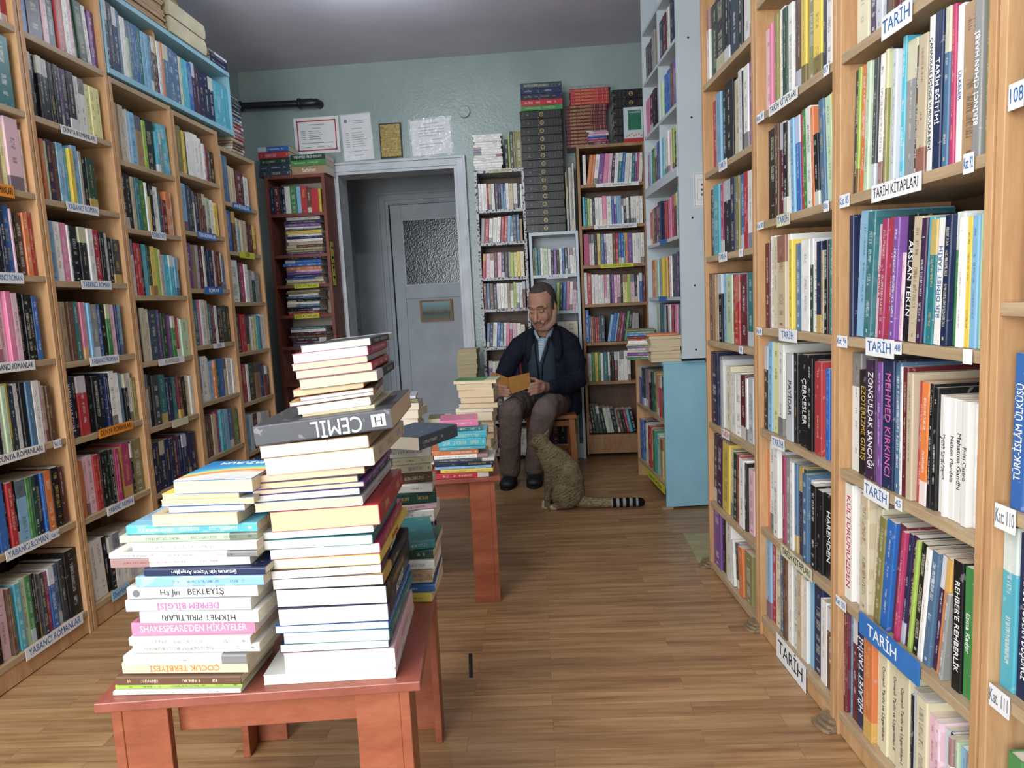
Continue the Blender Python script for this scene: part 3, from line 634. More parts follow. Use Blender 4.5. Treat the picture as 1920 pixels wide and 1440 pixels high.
    ('t', 0.251, 0.719, 0.12, 'Çocuk ve Genç Kitap', {'paper': 'yellow_paper', 'ink': 'ink_black', 'hgt': 0.045, 'drop': 0.02, 'tilt': 0, 'lab': 'yellow handwritten tag at the foot of the low bookcase'}),
    ('wn', -0.013, 0.138, 1.45, '', {'paper': 'blue_paper', 'hgt': 0.03, 'lab': 'small blue tag on the white wall unit, upper one'}),
    ('wn', -0.074, 0.107, 1.135, '', {'paper': 'blue_paper', 'hgt': 0.03, 'lab': 'small blue tag on the white wall unit, lower one'}),
]

# ------------------------------------------------------------------ books
PAL = dict(k='17171b', K='3a3b40', w='dfdcd5', c='d2c7a4', C='c2af8c', y='dcbc28', Y='dfd98c', o='d9752f', r='b3242e', R='64202a',
           m='ad2a5c', p='d9739a', P='e0b4c0', v='7a4796', V='3f2344', b='2463ae', n='1d294e', s='79aed0', t='1f7076', q='38a8bd',
           g='3a8440', G='1f4334', l='9cba34', L='b4cca6', e='8b8b89', E='bcbfc4', z='63432f', Z='a37f57', a='857d45', h='4a6f90', i='324254')
CNAME = dict(k='black', K='charcoal', w='white', c='cream', C='beige', y='yellow', Y='pale yellow', o='orange', r='red', R='dark red',
             m='magenta', p='pink', P='pale pink', v='purple', V='dark purple', b='blue', n='navy', s='sky blue', t='teal', q='turquoise',
             g='green', G='dark green', l='lime green', L='pale green', e='grey', E='light grey', z='dark brown', Z='tan', a='olive', h='steel blue', i='slate')
DARK = 'kKrRmvVbntgGzhioaeqp'
INKS = dict(dark=['d8d6cc', 'cfc9a8', 'c9a95a', 'e0e0e0', 'c8cdd6'], light=['2a2a30', '3a4a70', '7a2a2c', '2a2a30', '44443c'])
TEXTMAT = dict(w='ink_white', k='ink_black', K='ink_black', o='ink_orange', r='ink_red', p='ink_pink', n='ink_blue', g='ink_gold', e='ink_grey')

class BookGeo:
    """accumulates covers (material 0) and page blocks (material 1) with their colour attributes"""
    def __init__(self):
        self.v = []; self.f = []; self.mi = []; self.col = []; self.ink = []; self.dat = []; self.uv = []
    def face(self, idx, mi, col, ink, dat, uvs):
        self.f.append(idx); self.mi.append(mi)
        for u in uvs: self.col.append(col); self.ink.append(ink); self.dat.append(dat); self.uv.append(u)
    def cover(self, T, D, H, m, col, ink, seed, typ, hard):
        r = min(.0022, T * .22); c = .0022 if hard else .0011; s = c + .0005
        c = min(c, T * .2)
        out = [(0, D), (0, r * 1.2), (r * .5, r * .25), (r * 1.3, 0), (T - r * 1.3, 0), (T - r * .5, r * .25), (T, r * 1.2), (T, D)]
        inn = [(T - c, D), (T - c, s), (c, s), (c, D)]
        P = out + inn; n = len(P); b = len(self.v)
        jit = lambda a: a
        for z in (0, H):
            for x, y in P: self.v.append(tuple(m @ Vector((x, y, z))))
        L = H * 10
        for i in range(n):
            j = (i + 1) % n
            sp = 1.0 if 1 <= i <= 5 else 0.0
            if sp: u0, u1 = P[i][0] / T, P[j][0] / T
            else: u0, u1 = P[i][1] * 4, P[j][1] * 4
            self.face((b + i, b + j, b + n + j, b + n + i), 0, col, ink, (seed, L, sp, typ), [(u0, 0), (u1, 0), (u1, 1), (u0, 1)])
        for z, o in ((0, 0), (1, n)):
            for q in ((0, 1, 10, 11), (6, 7, 8, 9), (1, 2, 3, 4, 5, 6, 9, 10)):
                ids = tuple(b + o + k for k in (q if z else q[::-1]))
                self.face(ids, 0, col, ink, (seed, L, 0, .5), [(.5, .5)] * len(ids))
    def pages(self, T, D, H, m, pcol, hard):
        c = .0022 if hard else .0011; c = min(c, T * .2); e = .003 if hard else .0004
        b = len(self.v)
        x0, x1, y0, y1, z0, z1 = c, T - c, c + .0005, D - (e + .0006), e, H - e
        for z in (z0, z1):
            for y in (y0, y1):
                for x in (x0, x1): self.v.append(tuple(m @ Vector((x, y, z))))
        off = rnd.random() * 40
        tx = {0: x0 * 1000 + off, 1: x1 * 1000 + off}
        for q in ((0, 2, 3, 1), (4, 5, 7, 6), (0, 1, 5, 4), (2, 6, 7, 3), (0, 4, 6, 2), (1, 3, 7, 5)):
            self.face(tuple(b + k for k in q), 1, pcol, pcol, (0, 0, 0, 0), [(tx[k & 1], 0) for k in q])
    def build(self, name, parent=None, mw=None, one=None):
        me = bpy.data.meshes.new(name); me.from_pydata(self.v, [], self.f)
        if one is None: me.materials.append(M['cover']); me.materials.append(M['pages']); me.polygons.foreach_set('material_index', self.mi)
        else: me.materials.append(M[one])
        for nm, dat in (('col', self.col), ('ink', self.ink), ('dat', self.dat)):
            a = me.attributes.new(nm, 'FLOAT_COLOR', 'CORNER'); a.data.foreach_set('color', [x for c in dat for x in c])
        u = me.uv_layers.new(name='UVMap'); u.data.foreach_set('uv', [x for c in self.uv for x in c])
        me.update(); o = bpy.data.objects.new(name, me); COL.objects.link(o)
        if parent is not None: o.parent = parent
        if mw is not None: o.matrix_local = mw
        return o

PAGE = ['dbcdb8', 'e4dacb', 'cfbfa8', 'd9cdbb', 'e8e1d6', 'ccb9a0']
ALL = []                        # every book of the shop: dictionaries, built at the end
def book(m, T, D, H, c, hard=False, label=None, title=None, must=False, hidden=False, page=None, up=False, cat='book', group=None, plain_spine=False, art=None):
    ink = srgb(rnd.choice(INKS['dark' if c in DARK else 'light']))
    base = srgb(PAL[c]); k = .88 + rnd.random() * .2; gy = .3 * base[0] + .55 * base[1] + .15 * base[2]; st = .80 + .12 * rnd.random()
    base = tuple(gy + (x - gy) * st for x in base[:3])
    base = tuple(min(1, x * k) for x in base[:3]) + (1,)
    seed = rnd.random(); typ = .5 if (plain_spine or title) else rnd.random()
    pc = srgb(page or rnd.choice(PAGE))
    ALL.append(dict(m=m, T=T, D=D, H=H, c=c, col=base, ink=ink, seed=seed, typ=typ, page=pc, hard=hard, label=label, title=title, must=must,
                    hidden=hidden, up=up, cat=cat, group=group, noink=bool(title) or plain_spine, art=art))

def to_px(p):
    d = p - Vector((0, 0, CAM_H)); z = d.dot(FWD)
    if z < .05: return None
    return (960 + F_PX * d.dot(RIGHT) / z, 720 - F_PX * d.dot(UP) / z)
def seen_area(B):
    """how large a book's visible faces come out in the picture, in square pixels (clipped roughly to the frame)"""
    if B['hidden']: return 0
    T, D, H, m = B['T'], B['D'], B['H'], B['m']
    best = 0; tot = 0
    for q in (((0, 0, 0), (T, 0, 0), (T, 0, H), (0, 0, H)), ((T, 0, 0), (T, D, 0), (T, D, H), (T, 0, H)), ((0, 0, H), (T, 0, H), (T, D, H), (0, D, H)), ((0, 0, 0), (T, 0, 0), (T, D, 0), (0, D, 0))):
        w = [m @ Vector(p) for p in q]
        n = (w[1] - w[0]).cross(w[2] - w[0])
        P = [to_px(p) for p in w]
        if any(p is None for p in P): return 0
        P = [(min(1920, max(0, x)), min(1440, max(0, y))) for x, y in P]
        a = abs(sum(P[i][0] * P[(i + 1) % 4][1] - P[(i + 1) % 4][0] * P[i][1] for i in range(4))) / 2
        if q[0] == (0, 0, 0) and q[1] == (T, 0, 0) and q[2] == (T, 0, H): tot += a
        elif B['must']: tot += a * .5
    return tot

UNITW = dict(B=.553, C=.553, D=.585, A=.555, M=.487, N=.478, O=.478, Q=.466, S=.47, c3=.47, q=.346, p=.35, r=.435, wf=.38, wn=.38, t=.77, u=1.18)
SIDE = dict(wf=.014, wn=.014, r=.022, u=.016, p=.02, q=.02)
# clear height between a shelf board and the next one above it
GAP = dict(B=.305, C=.305, D=.30, A=.305, M=.262, N=.262, O=.262, Q=.262, S=.262, c3=.25, q=.24, p=.215, r=.225, wf=.285, wn=.285, t=.29, u=.30)
WHERE = dict(
    B='bookcase with blue TARİH plate', C='bookcase with floor-level TARİH board', D='bookcase beside the white panel',
    A='bookcase at the right edge', M='bookcase at the left edge', N='second bookcase on the left',
    O='third bookcase on the left', Q='fourth bookcase on the left', S='fifth bookcase on the left',
    c3='wooden bookcase behind the man', q='small white bookcase behind him', p='patterned bookcase beside the doorway', r='red-brown bookcase left of doorway',
    wf='far half, white wall unit', wn='near half, white wall unit', t='low light blue bookcase', u='light blue rack up left')
ORD = ['zeroth', 'first', 'second', 'third', 'fourth', 'fifth', 'sixth', 'seventh', 'eighth', 'ninth', 'tenth', 'eleventh', 'twelfth', '13th', '14th', '15th', '16th', '17th', '18th', '19th', '20th', '21st', '22nd', '23rd', '24th', '25th', '26th', '27th', '28th', '29th', '30th', '31st', '32nd', '33rd', '34th', '35th', '36th', '37th', '38th', '39th', '40th']
TITLES = {   # (unit, row from the top): {index: (words, ink, share of spine used, from the foot up)}
    ('B', 1): {14: ('ÇANAKKALE', 'w', .6, 0), 15: ('ÇANAKKALE İÇİNDE VURDULAR BENİ', 'k', .85, 0), 16: ('TARİH EĞİTİMİ', 'w', .5, 0), 21: ('BİRİNCİ CİHAN HARBİ', 'w', .7, 1), 19: ('ÜLKELER', 'n', .5, 0), 6: ('MEMLÛK ve SANCAĞI', 'w', .6, 1)},
    ('B', 2): {0: ('Nadir Bey', 'w', .6, 0), 4: ('KINDLEY', 'r', .6, 1), 9: ('ARSLAN TEKİN', 'w', .6, 0), 14: ('BİR DEMET TARİH', 'n', .6, 1)},
    ('B', 3): {1: ('EZOTERİZME GİRİŞ', 'g', .7, 0), 2: ('ZONGULDAK SANCAĞI', 'w', .8, 0), 5: ('MEHMED KIRKINCI', 'p', .8, 0), 14: ('Jan Dark', 'k', .34, 0), 15: ('Mustafa Kemal Atatürk', 'k', .6, 0), 16: ('Nelson Mandela', 'k', .46, 0), 17: ('Mahatma Gandhi', 'k', .5, 0), 18: ('Fidel Castro', 'k', .4, 0)},
    ('B', 4): {0: ('KÜLTÜRÜMÜZDEN', 'r', .8, 0), 18: ("REHBER'E REHBERLİK", 'w', .7, 0), 19: ('Esma Kader', 'w', .6, 0), 20: ('Siyasî Tarih', 'w', .55, 0)},
    ('B', 5): {3: ('HİLAFET TARİHİ', 'w', .7, 1), 5: ('Osmanlı Tarihi ve Uygarlıkları', 'k', .75, 0), 6: ('Osmanlı Tarihi ve Uygarlıkları', 'k', .75, 0), 7: ('Osmanlı Tarihi ve Uygarlıkları II', 'k', .75, 0), 8: ('Osmanlı Tarihi ve Uygarlıkları I', 'k', .75, 0)},
    ('C', 3): {8: ('ÇERKESLER', 'w', .5, 0), 5: ('PAYİDAR', 'k', .4, 0)}, ('C', 4): {13: ('HAÇLI', 'w', .5, 0), 14: ('HAREMDEN', 'w', .6, 0)},
    ('C', 5): {9: ('ERCİŞ', 'n', .4, 1)},
    ('A', 2): {0: ('TÜRK-İSLÂM ÜLKÜSÜ', 'w', .62, 1), 1: ('TÜRK-İSLÂM ÜLKÜSÜ', 'w', .62, 1)}, ('A', 3): {1: ('KUZEYİNDE MODERN DÜŞÜNCE', 'w', .75, 0)}, 
    ('M', 6): {2: ('Bir Gün   David Nicholls', 'w', .85, 0)}, ('M', 5): {7: ('Lundi', 'y', .3, 0)},
    ('N', 5): {0: ('YARDAKLAR SEHRİ', 'w', .8, 0), 3: ('KÖTÜ ÇOCUK', 'w', .6, 0)}, ('N', 4): {2: ('Kır Kirâlarım', 'w', .5, 0)},
    ('r', 0): {4: ('SAFAHAT', 'k', .6, 0), 9: ('TANPINAR', 'y', .6, 1)}, ('c3', 2): {0: ('ÇOCUK', 'w', .7, 0)}, ('Q', 0): {5: ('Nutuk', 'k', .3, 0)},
}
ART = {('B', 4, 2): 'splatter'}
TEXTMAT['y'] = 'ink_gold'
rowcount = {}
def shelf_row(u, z, start, spec):
    ox, oy, ax, ay = UNITS[u]; a = Vector((ax, ay, 0)); d = Vector((-ay, ax, 0)); Z = Vector((0, 0, 1))
    k = rowcount.get(u, 0); rowcount[u] = k + 1
    toks = []
    for t in spec.split():
        lean = 0
        if '/' in t: t, l = t.split('/'); lean = int(l)
        j = next(i for i, ch in enumerate(t) if ch.isalpha())
        toks.append([int(t[:j]) / 1000, t[j], int(t[j + 1:]) / 100, lean])
    s0 = start / 1000; tot = sum(t[0] for t in toks); e0 = s0 + tot
    if u in ('wn', 't') and s0 < -.05: pass
    lo = SIDE.get(u, .02) + (.026 if u == 'u' else .001); hi = UNITW[u] - SIDE.get(u, .02) - .001
    if z < .9 and u == 'wn': lo = -.30
    s1 = max(s0, lo); e1 = min(e0, hi); sc = (e1 - s1) / tot if (e0 - s0) > (e1 - s1) + 1e-6 else 1.0
    # the part of the two cut-off bookcases that lies outside the photo is filled as well
    fill = (lo, s1 - .004) if u == 'M' else ((e1 + .004, hi) if u == 'A' else None)
    if fill:
        xf = fill[0]
        while xf < fill[1] - .03:
            tf = .012 + rnd.random() * .018; hf = GAP[u] * (.72 + .2 * rnd.random())
            book(frame(Vector((ox, oy, 0)) + a * xf + d * .018 + Z * (z + .0008), a, d, Z), tf - .0006, hf * .66, hf, rnd.choice('kKwwcCorRpPvVbbnnstgGzehi'), hidden=True)
            xf += tf
    x = s1
    n = len(toks); W = WHERE[u]
    hidden = (u in 'OQS' and z < .3) or (u in ('p', 'q') and z < .7) or (u == 'N' and z < .2) or (u == 'M' and False)
    for i, (t, c, h, lean) in enumerate(toks):
        t *= sc
        if h < .1: x += t; continue                      # a gap
        H = max(.06, GAP[u] * min(h, .975)); D = min(.2, max(.11, H * (.62 + .1 * rnd.random())))
        inset = .012 + rnd.random() * .014 if u not in ('u',) else .01
        T = max(.004, t - .0005)
        lean *= .8
        th = math.radians(lean)
        if th: T = max(.004, T * math.cos(th))
        # local axes: X along the shelf, Y into it, Z up, turned by the lean
        X = a * math.cos(th) - Z * math.sin(th); ZZ = Z * math.cos(th) + a * math.sin(th)
        if lean > 0:                                    # leaning to the right turns about the lower right corner
            o = Vector((ox, oy, 0)) + a * (x + t) + d * inset + Z * (z + .0008) - X * T
        else:
            o = Vector((ox, oy, 0)) + a * x + d * inset + Z * (z + .0008)
        if not lean: ZZ = Z; X = a
        top = (o + ZZ * H + (X * T if lean < 0 else Vector())).z
        m = frame(o, X, d, ZZ)
        size = 'thick ' if t > .03 else ('slim ' if t < .011 else '')
        pos = (ORD[i + 1] + ' from the left') if i < n - 1 else 'last on the right'
        if u in ('B', 'C', 'D', 'M', 'N', 'O', 'Q', 'S') :
            nn = {'B': 6, 'C': 6, 'D': 7, 'M': 8, 'N': 8, 'O': 7, 'Q': 7, 'S': 7}[u]; rown = ORD[nn - k] + ' shelf up'
        else: rown = ORD[k + 1] + ' shelf shown'
        lab = f"{size}{CNAME[c]} book, {pos}, {rown}, {W}"
        tt = TITLES.get((u, k), {}).get(i)
        book(m, T, D, H, c, hard=(t > .03 and rnd.random() < .5), label=lab, title=tt, hidden=hidden, group=f'books in the {W}', art=ART.get((u, k, i)))
        x += t

def flat(cx, cy, z, yaw, T, L, W, c, spine='near', label=None, title=None, group='books', must=True, hard=False, page=None, tilt=0, cat='book', plain_spine=False, art=None):
    """a book lying flat; cx, cy = middle of its near edge, yaw turns it; L = length of the near edge, W = depth away from the viewer"""
    ca, sa = math.cos(yaw), math.sin(yaw)
    a = Vector((ca, sa, 0)); d = Vector((-sa, ca, 0)); Z = Vector((0, 0, 1)); c0 = Vector((cx, cy, z))
    if tilt:                 # the right end lies higher: the whole book turns about its lower left edge
        t_ = math.radians(tilt); lo = c0 - a * (L / 2)
        a, Z = a * math.cos(t_) + Z * math.sin(t_), Z * math.cos(t_) - a * math.sin(t_)
        c0 = lo + a * (L / 2)
    if spine == 'near':      # spine towards the viewer: near edge = spine length
        m = frame(c0 + a * (L / 2), Z, d, -a); D, H = W, L
    elif spine == 'right':   # the near side shows the page block, the spine runs back on the right
        m = frame(c0 + a * (L / 2) + d * W, Z, -a, -d); D, H = L, W
    elif spine == 'far':     # fore edge towards the viewer
        m = frame(c0 - a * (L / 2) + d * W, Z, -d, a); D, H = W, L
    else:                    # left
        m = frame(c0 - a * (L / 2), Z, a, d); D, H = L, W
    book(m, T - .0004, D, H, c, hard=hard, label=label, title=title, must=must, group=group, page=page, cat=cat, plain_spine=plain_spine, art=art)

def make_all_books(limit=300):
    for B in ALL: B['area'] = seen_area(B)
    kind = [B for B in ALL if B['cat'] == 'book']
    kind.sort(key=lambda B: -B['area'] - (1e6 if B['must'] else 0))
    chosen = kind[:limit]; rest = kind[limit:]
    used = {}
    for B in chosen + [b for b in ALL if b['cat'] != 'book']:
        inv = B['m']
        g = BookGeo(); I = Matrix.Identity(4)
        nm = 'encyclopedia_volume' if B['cat'] != 'book' else 'book'
        g.cover(B['T'], B['D'], B['H'], I, B['col'], B['col'] if B['noink'] else B['ink'], B['seed'], B['typ'], B['hard'])
        o = g.build(nm, one='cover'); o.matrix_world = inv
        lab = B['label']
        nw = lambda s: len(s.split()) + s.count('İ') + s.count('\u2013')
        if nw(lab) > 16: lab = lab.replace(' lying flat', '')
        if nw(lab) > 16: lab = lab.replace('thick ', '').replace('slim ', '')
        used[lab] = used.get(lab, 0) + 1
        if used[lab] > 1: lab = lab.replace(' book', ' book again', 1)
        tag(o, lab, B['cat'], B['group'])
        p = BookGeo(); p.pages(B['T'], B['D'], B['H'], I, B['page'], B['hard'])
        p.build('page_block', parent=o, one='pages')
        if B['title'] and B['title'][0]: add_title(o, B)
        if 'Ha Jin' in str(B['title']) or 'CEMİL' in str(B['title']) or B.get('art'): add_print(o, B)
    g = BookGeo()
    for B in rest:
        g.cover(B['T'], B['D'], B['H'], B['m'], B['col'], B['col'] if B['noink'] else B['ink'], B['seed'], B['typ'], B['hard'])
        g.pages(B['T'], B['D'], B['H'], B['m'], B['page'], B['hard'])
    o = g.build('books'); tag(o, 'the many smaller book spines filling the far shelves of every bookcase', 'books', None, 'stuff')
    return len(chosen), len(rest)

def add_print(o, B):
    """printing on a cover: small logo blocks, and the two illustrated covers on the near table"""
    T, H, D = B['T'], B['H'], B['D']
    if B.get('art') == 'rainbow':
        m, nt, bb = newmat('rainbow_cover_print'); v = coords(nt, kind='Generated'); s = nd(nt, 'ShaderNodeSeparateXYZ'); nt.links.new(v, s.inputs[0])
        f = mth(nt, 'ADD', s.outputs[1], mth(nt, 'ADD', mth(nt, 'MULTIPLY', mth(nt, 'POWER', mth(nt, 'SUBTRACT', s.outputs[2], .75), 2.0), -.55), mth(nt, 'MULTIPLY', mth(nt, 'SUBTRACT', noise_tex(nt, v, 4, 4), .5), .12)))
        nt.links.new(ramp(nt, f, [(.0, srgb('1f6fa8')), (.30, srgb('2f8fc0')), (.42, srgb('8fc4b0')), (.48, srgb('e0cc60')), (.56, srgb('d8743a')), (.66, srgb('d8d4cc')), (1, srgb('c4c6c4'))]), bb.inputs['Base Color']); bb.inputs['Roughness'].default_value = .35
        MB().box(T, T + .0004, .001, D - .001, .001, H - .001).build('cover_print', m, o)
        text('cover_title', 'ERZURUM', M['ink_white'], .022, frame(Vector((T + .0007, .022, H * .5)), Vector((0, 0, -1)), Vector((0, 1, 0)), Vector((1, 0, 0))), o, .0002, width=H * .6)
        return
    if B.get('art') == 'splatter':
        text('cover_title', '...VE MİLLET', M['ink_black'], .022, frame(Vector((T + .0004, .030, H * .82)), Vector((0, 1, 0)), Vector((0, 0, 1)), Vector((1, 0, 0))), o, .0002, align='LEFT')
        g = MB(); rr = random.Random(3)
        for k in range(26):
            y, z, r = .05 + rr.gauss(0, .014) + .02, H * .55 + rr.gauss(0, .03), .001 + abs(rr.gauss(0, .002))
            g.cyl((T, y, z), (T + .0004, y, z), r, 9)
        g.build('ink_print', M['ink_black'], o)
        return
    if B.get('art') == 'sun':
        MB().box(T, T + .0003, .03, D - .001, H * .45, H - .001).build('cover_print', plain('blue_cover_print', '86aeca', .4, .2, 8), o)
        g = MB(); n = 28; g.prism([(D * .55 + .040 * math.sin(2 * PI * k / n), H * .52 + .055 * math.cos(2 * PI * k / n)) for k in range(n)], T + .0003, T + .0007, Matrix(((0, 0, 1, 0), (1, 0, 0, 0), (0, 1, 0, 0), (0, 0, 0, 1))))
        g.build('cover_picture', plain('yellow_cover_print', 'c9a648', .4, .15, 20), o)
        return
    if 'Ha Jin' in str(B['title']):
        g = MB(); g.cyl((T / 2, -.0006, H * .93), (T / 2, -.0002, H * .93), T * .3, 20); g.build('logo', M['ink_grey'], o); return
    g = MB().box(T * .22, T * .80, -.0008, -.0002, H * .045, H * .045 + .024).build('logo', M['ink_white'], o)
    text('logo_letter', 'H', M['ink_black'], .022, frame(Vector((T * .51, -.0010, H * .045 + .012)), Vector((0, 0, 1)), Vector((-1, 0, 0)), Vector((0, -1, 0))), g, .0001)

def add_title(o, B):
    T, H, D = B['T'], B['H'], B['D']; tt = B['title']; s = tt[0]
    if len(tt) == 4 and isinstance(tt[2], float): col, share, up = tt[1], tt[2], tt[3]
    else: col, share, up = tt[1], .8, 0
    if B["cat"] != "book": return add_encyc_mark(o, B)
    size = min(T * .7, .036); ln = H * share
    if s == 'CEMİL': size = .040; ln = .088
    size = min(size, ln / (.6 * max(3, len(s))) * 1.5)
    if up: m = frame(Vector((T / 2, -.0003, H * (.40 if s == 'CEMİL' else .5))), Vector((0, 0, 1)), Vector((-1, 0, 0)), Vector((0, -1, 0)))
    else: m = frame(Vector((T / 2, -.0003, H * .5)), Vector((0, 0, -1)), Vector((1, 0, 0)), Vector((0, -1, 0)))
    text('spine_title', s, M[TEXTMAT.get(col, 'ink_black')], size, m, parent=o, extrude=.0002, width=ln)

# ------------------------------------------------------------------ the room
ZC = 2.92
def struct(name, mb, mat, parent=None, **kw):
    o = mb.build(name, mat, parent, **kw)
    if parent is None: tag(o, kind='structure')
    return o
DX0, DX1, DZ = -1.590, -.728, 2.137            # doorway in the back wall
struct('floor', MB().box(-2.6, 1.6, -1.8, 7.2, -.05, 0), M['floor'])
struct('ceiling', MB().box(-2.6, 1.6, -1.8, 5.45, ZC, ZC + .1), M['ceiling'])
struct('wall_left', MB().box(-2.39, -2.29, -1.8, 5.45, 0, ZC), M['green'])
struct('wall_right', MB().box(1.08, 1.18, -1.8, 5.45, 0, ZC), M['green'])
wb = MB(); wb.box(-2.29, DX0 - .012, 5.31, 5.45, 0, ZC); wb.box(DX1 + .012, 1.08, 5.31, 5.45, 0, ZC); wb.box(DX0 - .012, DX1 + .012, 5.31, 5.45, DZ + .012, ZC)
struct('wall_back', wb, M['green'])
wf = MB(); wf.box(-2.29, 1.08, -1.7, -1.6, 0, .45); wf.box(-2.29, -1.95, -1.7, -1.6, .45, 2.6); wf.box(.85, 1.08, -1.7, -1.6, .45, 2.6); wf.box(-2.29, 1.08, -1.7, -1.6, 2.6, ZC)
struct('wall_front', wf, M['white_board'])
wo = tag(empty('window_1', (-.55, -1.65, .45)), kind='structure')
wfm = MB(); wfm.box(-1.4, 1.4, -.03, .03, 0, .05); wfm.box(-1.4, 1.4, -.03, .03, 2.1, 2.15)
for x in (-1.4, -.47, .43, 1.36): wfm.box(x, x + .04, -.03, .03, .05, 2.1)
wfm.build('window_frame', M['frame_white'], wo)

# door frame round the opening (moulded architrave) and its lining
tr = MB()
def archi(mb, x0, x1, z1, y, w, steps):
    for a0, a1, dy in steps:
        mb.box(x0 - w * a1, x0 - w * a0, y - dy, y, 0, z1 + w * a1); mb.box(x1 + w * a0, x1 + w * a1, y - dy, y, 0, z1 + w * a1)
        mb.box(x0 - w * a0, x1 + w * a0, y - dy, y, z1 + w * a0, z1 + w * a1)
archi(tr, DX0, DX1, DZ, 5.309, .088, ((0, .25, .022), (.25, .8, .030), (.8, 1, .040)))
struct('trim_1', tr, M['frame_white'], bevel=.002)
ln = MB(); ln.box(DX0 - .012, DX0, 5.30, 5.50, 0, DZ); ln.box(DX1, DX1 + .012, 5.30, 5.50, 0, DZ); ln.box(DX0 - .012, DX1 + .012, 5.30, 5.50, DZ, DZ + .012)
struct('trim_2', ln, M['frame_white'])
# the little lobby behind it
YI = 6.65
struct('wall_lobby_left', MB().box(-1.98, -1.88, 5.45, 7.1, 0, 2.5), M['door_grey'])
struct('wall_lobby_right', MB().box(-.60, -.50, 5.45, 7.1, 0, 2.5), M['door_grey'])
ib = MB(); ib.box(-1.88, -1.555, YI, YI + .1, 0, 2.5); ib.box(-1.555, -.60, YI, YI + .1, 2.092, 2.5)
struct('wall_lobby_back', ib, M['door_grey'])
struct('ceiling_lobby', MB().box(-1.98, -.50, 5.45, 7.1, 2.42, 2.52), M['door_grey'])
tr3 = MB(); archi(tr3, -1.545, -.70, 2.10, YI, .10, ((0, .3, .02), (.3, .8, .032), (.8, 1, .045)))
struct('trim_3', tr3, M['door_grey'], bevel=.002)

struct('light_leak_block', MB().box(-1.98, -.50, 7.1, 7.2, 0, 2.52), M['door_grey'])  # unseen wall added behind the inner door to block leaking light
# inner door with a frosted pane
dr = tag(empty('door_1', (-1.54, YI + .02, 0)), kind='structure')
leaf = MB(); W_, H_ = .93, 2.09
leaf.box(0, .10, 0, .04, .012, H_); leaf.box(W_ - .10, W_, 0, .04, .012, H_); leaf.box(.10, W_ - .10, 0, .04, H_ - .13, H_)
leaf.box(.10, W_ - .10, 0, .04, 1.22, 1.34); leaf.box(.10, W_ - .10, 0, .04, .012, .14); leaf.box(.10, W_ - .10, .012, .03, .14, 1.22)
leaf.build('door_leaf', M['door_grey'], dr, bevel=.002)
MB().box(.10, W_ - .10, .014, .024, 1.34, H_ - .13).build('pane', M['frosted'], dr)
be = MB(); 
for a in ((.10, .115, 1.34, H_ - .13), (W_ - .115, W_ - .10, 1.34, H_ - .13), (.115, W_ - .115, 1.34, 1.355), (.115, W_ - .115, H_ - .145, H_ - .13)): be.box(a[0], a[1], .004, .014, a[2], a[3])
be.build('glazing_bead', M['frame_white'], dr)
# side door of the lobby, with a lever handle
sd = tag(empty('door_2', (-1.878, 5.55, 0)), kind='structure')
sl = MB(); sl.box(0, .03, 0, .86, .01, 2.02); sl.box(.03, .036, .10, .76, 1.15, 1.9); sl.box(.03, .036, .10, .76, .15, 1.0)
sl.build('door_leaf', M['door_grey'], sd, bevel=.003)
hd = MB(); hd.box(.03, .036, .765, .80, .90, 1.08); hd.tube([(.036, .782, .96), (.062, .782, .96), (.066, .75, .965), (.066, .69, .95)], [.008] * 4)
hd.tube([(.036, .782, 1.05), (.046, .782, 1.05)], [.009, .009])
hd.build('door_handle', M['metal'], sd)
# small picture hung on the inner door
pc = empty('framed_picture', (-1.155, YI + .008, 1.10)); tag(pc, 'small framed seaside print hanging on the grey inner door', 'picture')
pf = MB()
for a in ((-.155, -.135, -.10, .10), (.135, .155, -.10, .10), (-.135, .135, -.10, -.082), (-.135, .135, .082, .10)): pf.box(a[0], a[1], -.014, 0, a[2], a[3])
pf.build('picture_frame', M['case_wood'], pc); MB().box(-.135, .135, -.008, 0, -.082, .082).build('print', M['print'], pc)

# things on the back wall
pp = empty('pipe', (-2.285, 5.245, 2.664)); tag(pp, 'black pipe with an elbow running along the green back wall below the ceiling', 'pipe')
q = MB(); q.tube([(0, 0, 0), (.50, 0, -.012)], [.024, .024], 20); q.build('pipe_run', M['pipe'], pp)
q = MB(); q.tube([(.47, 0, -.012), (.555, 0, -.013), (.585, .012, -.013), (.595, .045, -.013), (.595, .064, -.013)], [.031, .031, .031, .030, .030], 20); q.cyl((.455, 0, -.011), (.475, 0, -.012), .036, 20); q.build('elbow', M['pipe'], pp)
q = MB(); q.cyl((.008, 0, 0), (.03, 0, 0), .036, 20); q.build('collar', M['pipe'], pp)
def sheet(name, x0, x1, z0, z1, lab, tilt=0, y=5.306, cat='notice'):
    o = empty(name, ((x0 + x1) / 2, y, (z0 + z1) / 2)); o.rotation_euler = (0, math.radians(tilt), 0)
    return tag(o, lab, cat, 'notices above the doorway'), (x1 - x0) / 2, (z1 - z0) / 2
def lines(parent, name, mat, rows, y=-.0035, h=.0035):
    mb = MB()
    for x0, x1, z in rows: mb.box(x0, x1, y - .0004, y, z, z + h)
    return mb.build(name, mat, parent)
WM = M['ink_grey']
o, w, h = sheet('certificate', -1.898, -1.560, 2.305, 2.566, 'white certificate with a red border, first notice above the doorway')
MB().box(-w, w, -.003, 0, -h, h).build('sheet', M['paper'], o)
bd = MB(); e = .022
for a in ((-w + e, w - e, -h + e, -h + e + .008), (-w + e, w - e, h - e - .008, h - e), (-w + e, -w + e + .008, -h + e, h - e), (w - e - .008, w - e, -h + e, h - e)): bd.box(a[0], a[1], -.0036, -.003, a[2], a[3])
bd.build('border', M['ink_red'], o)
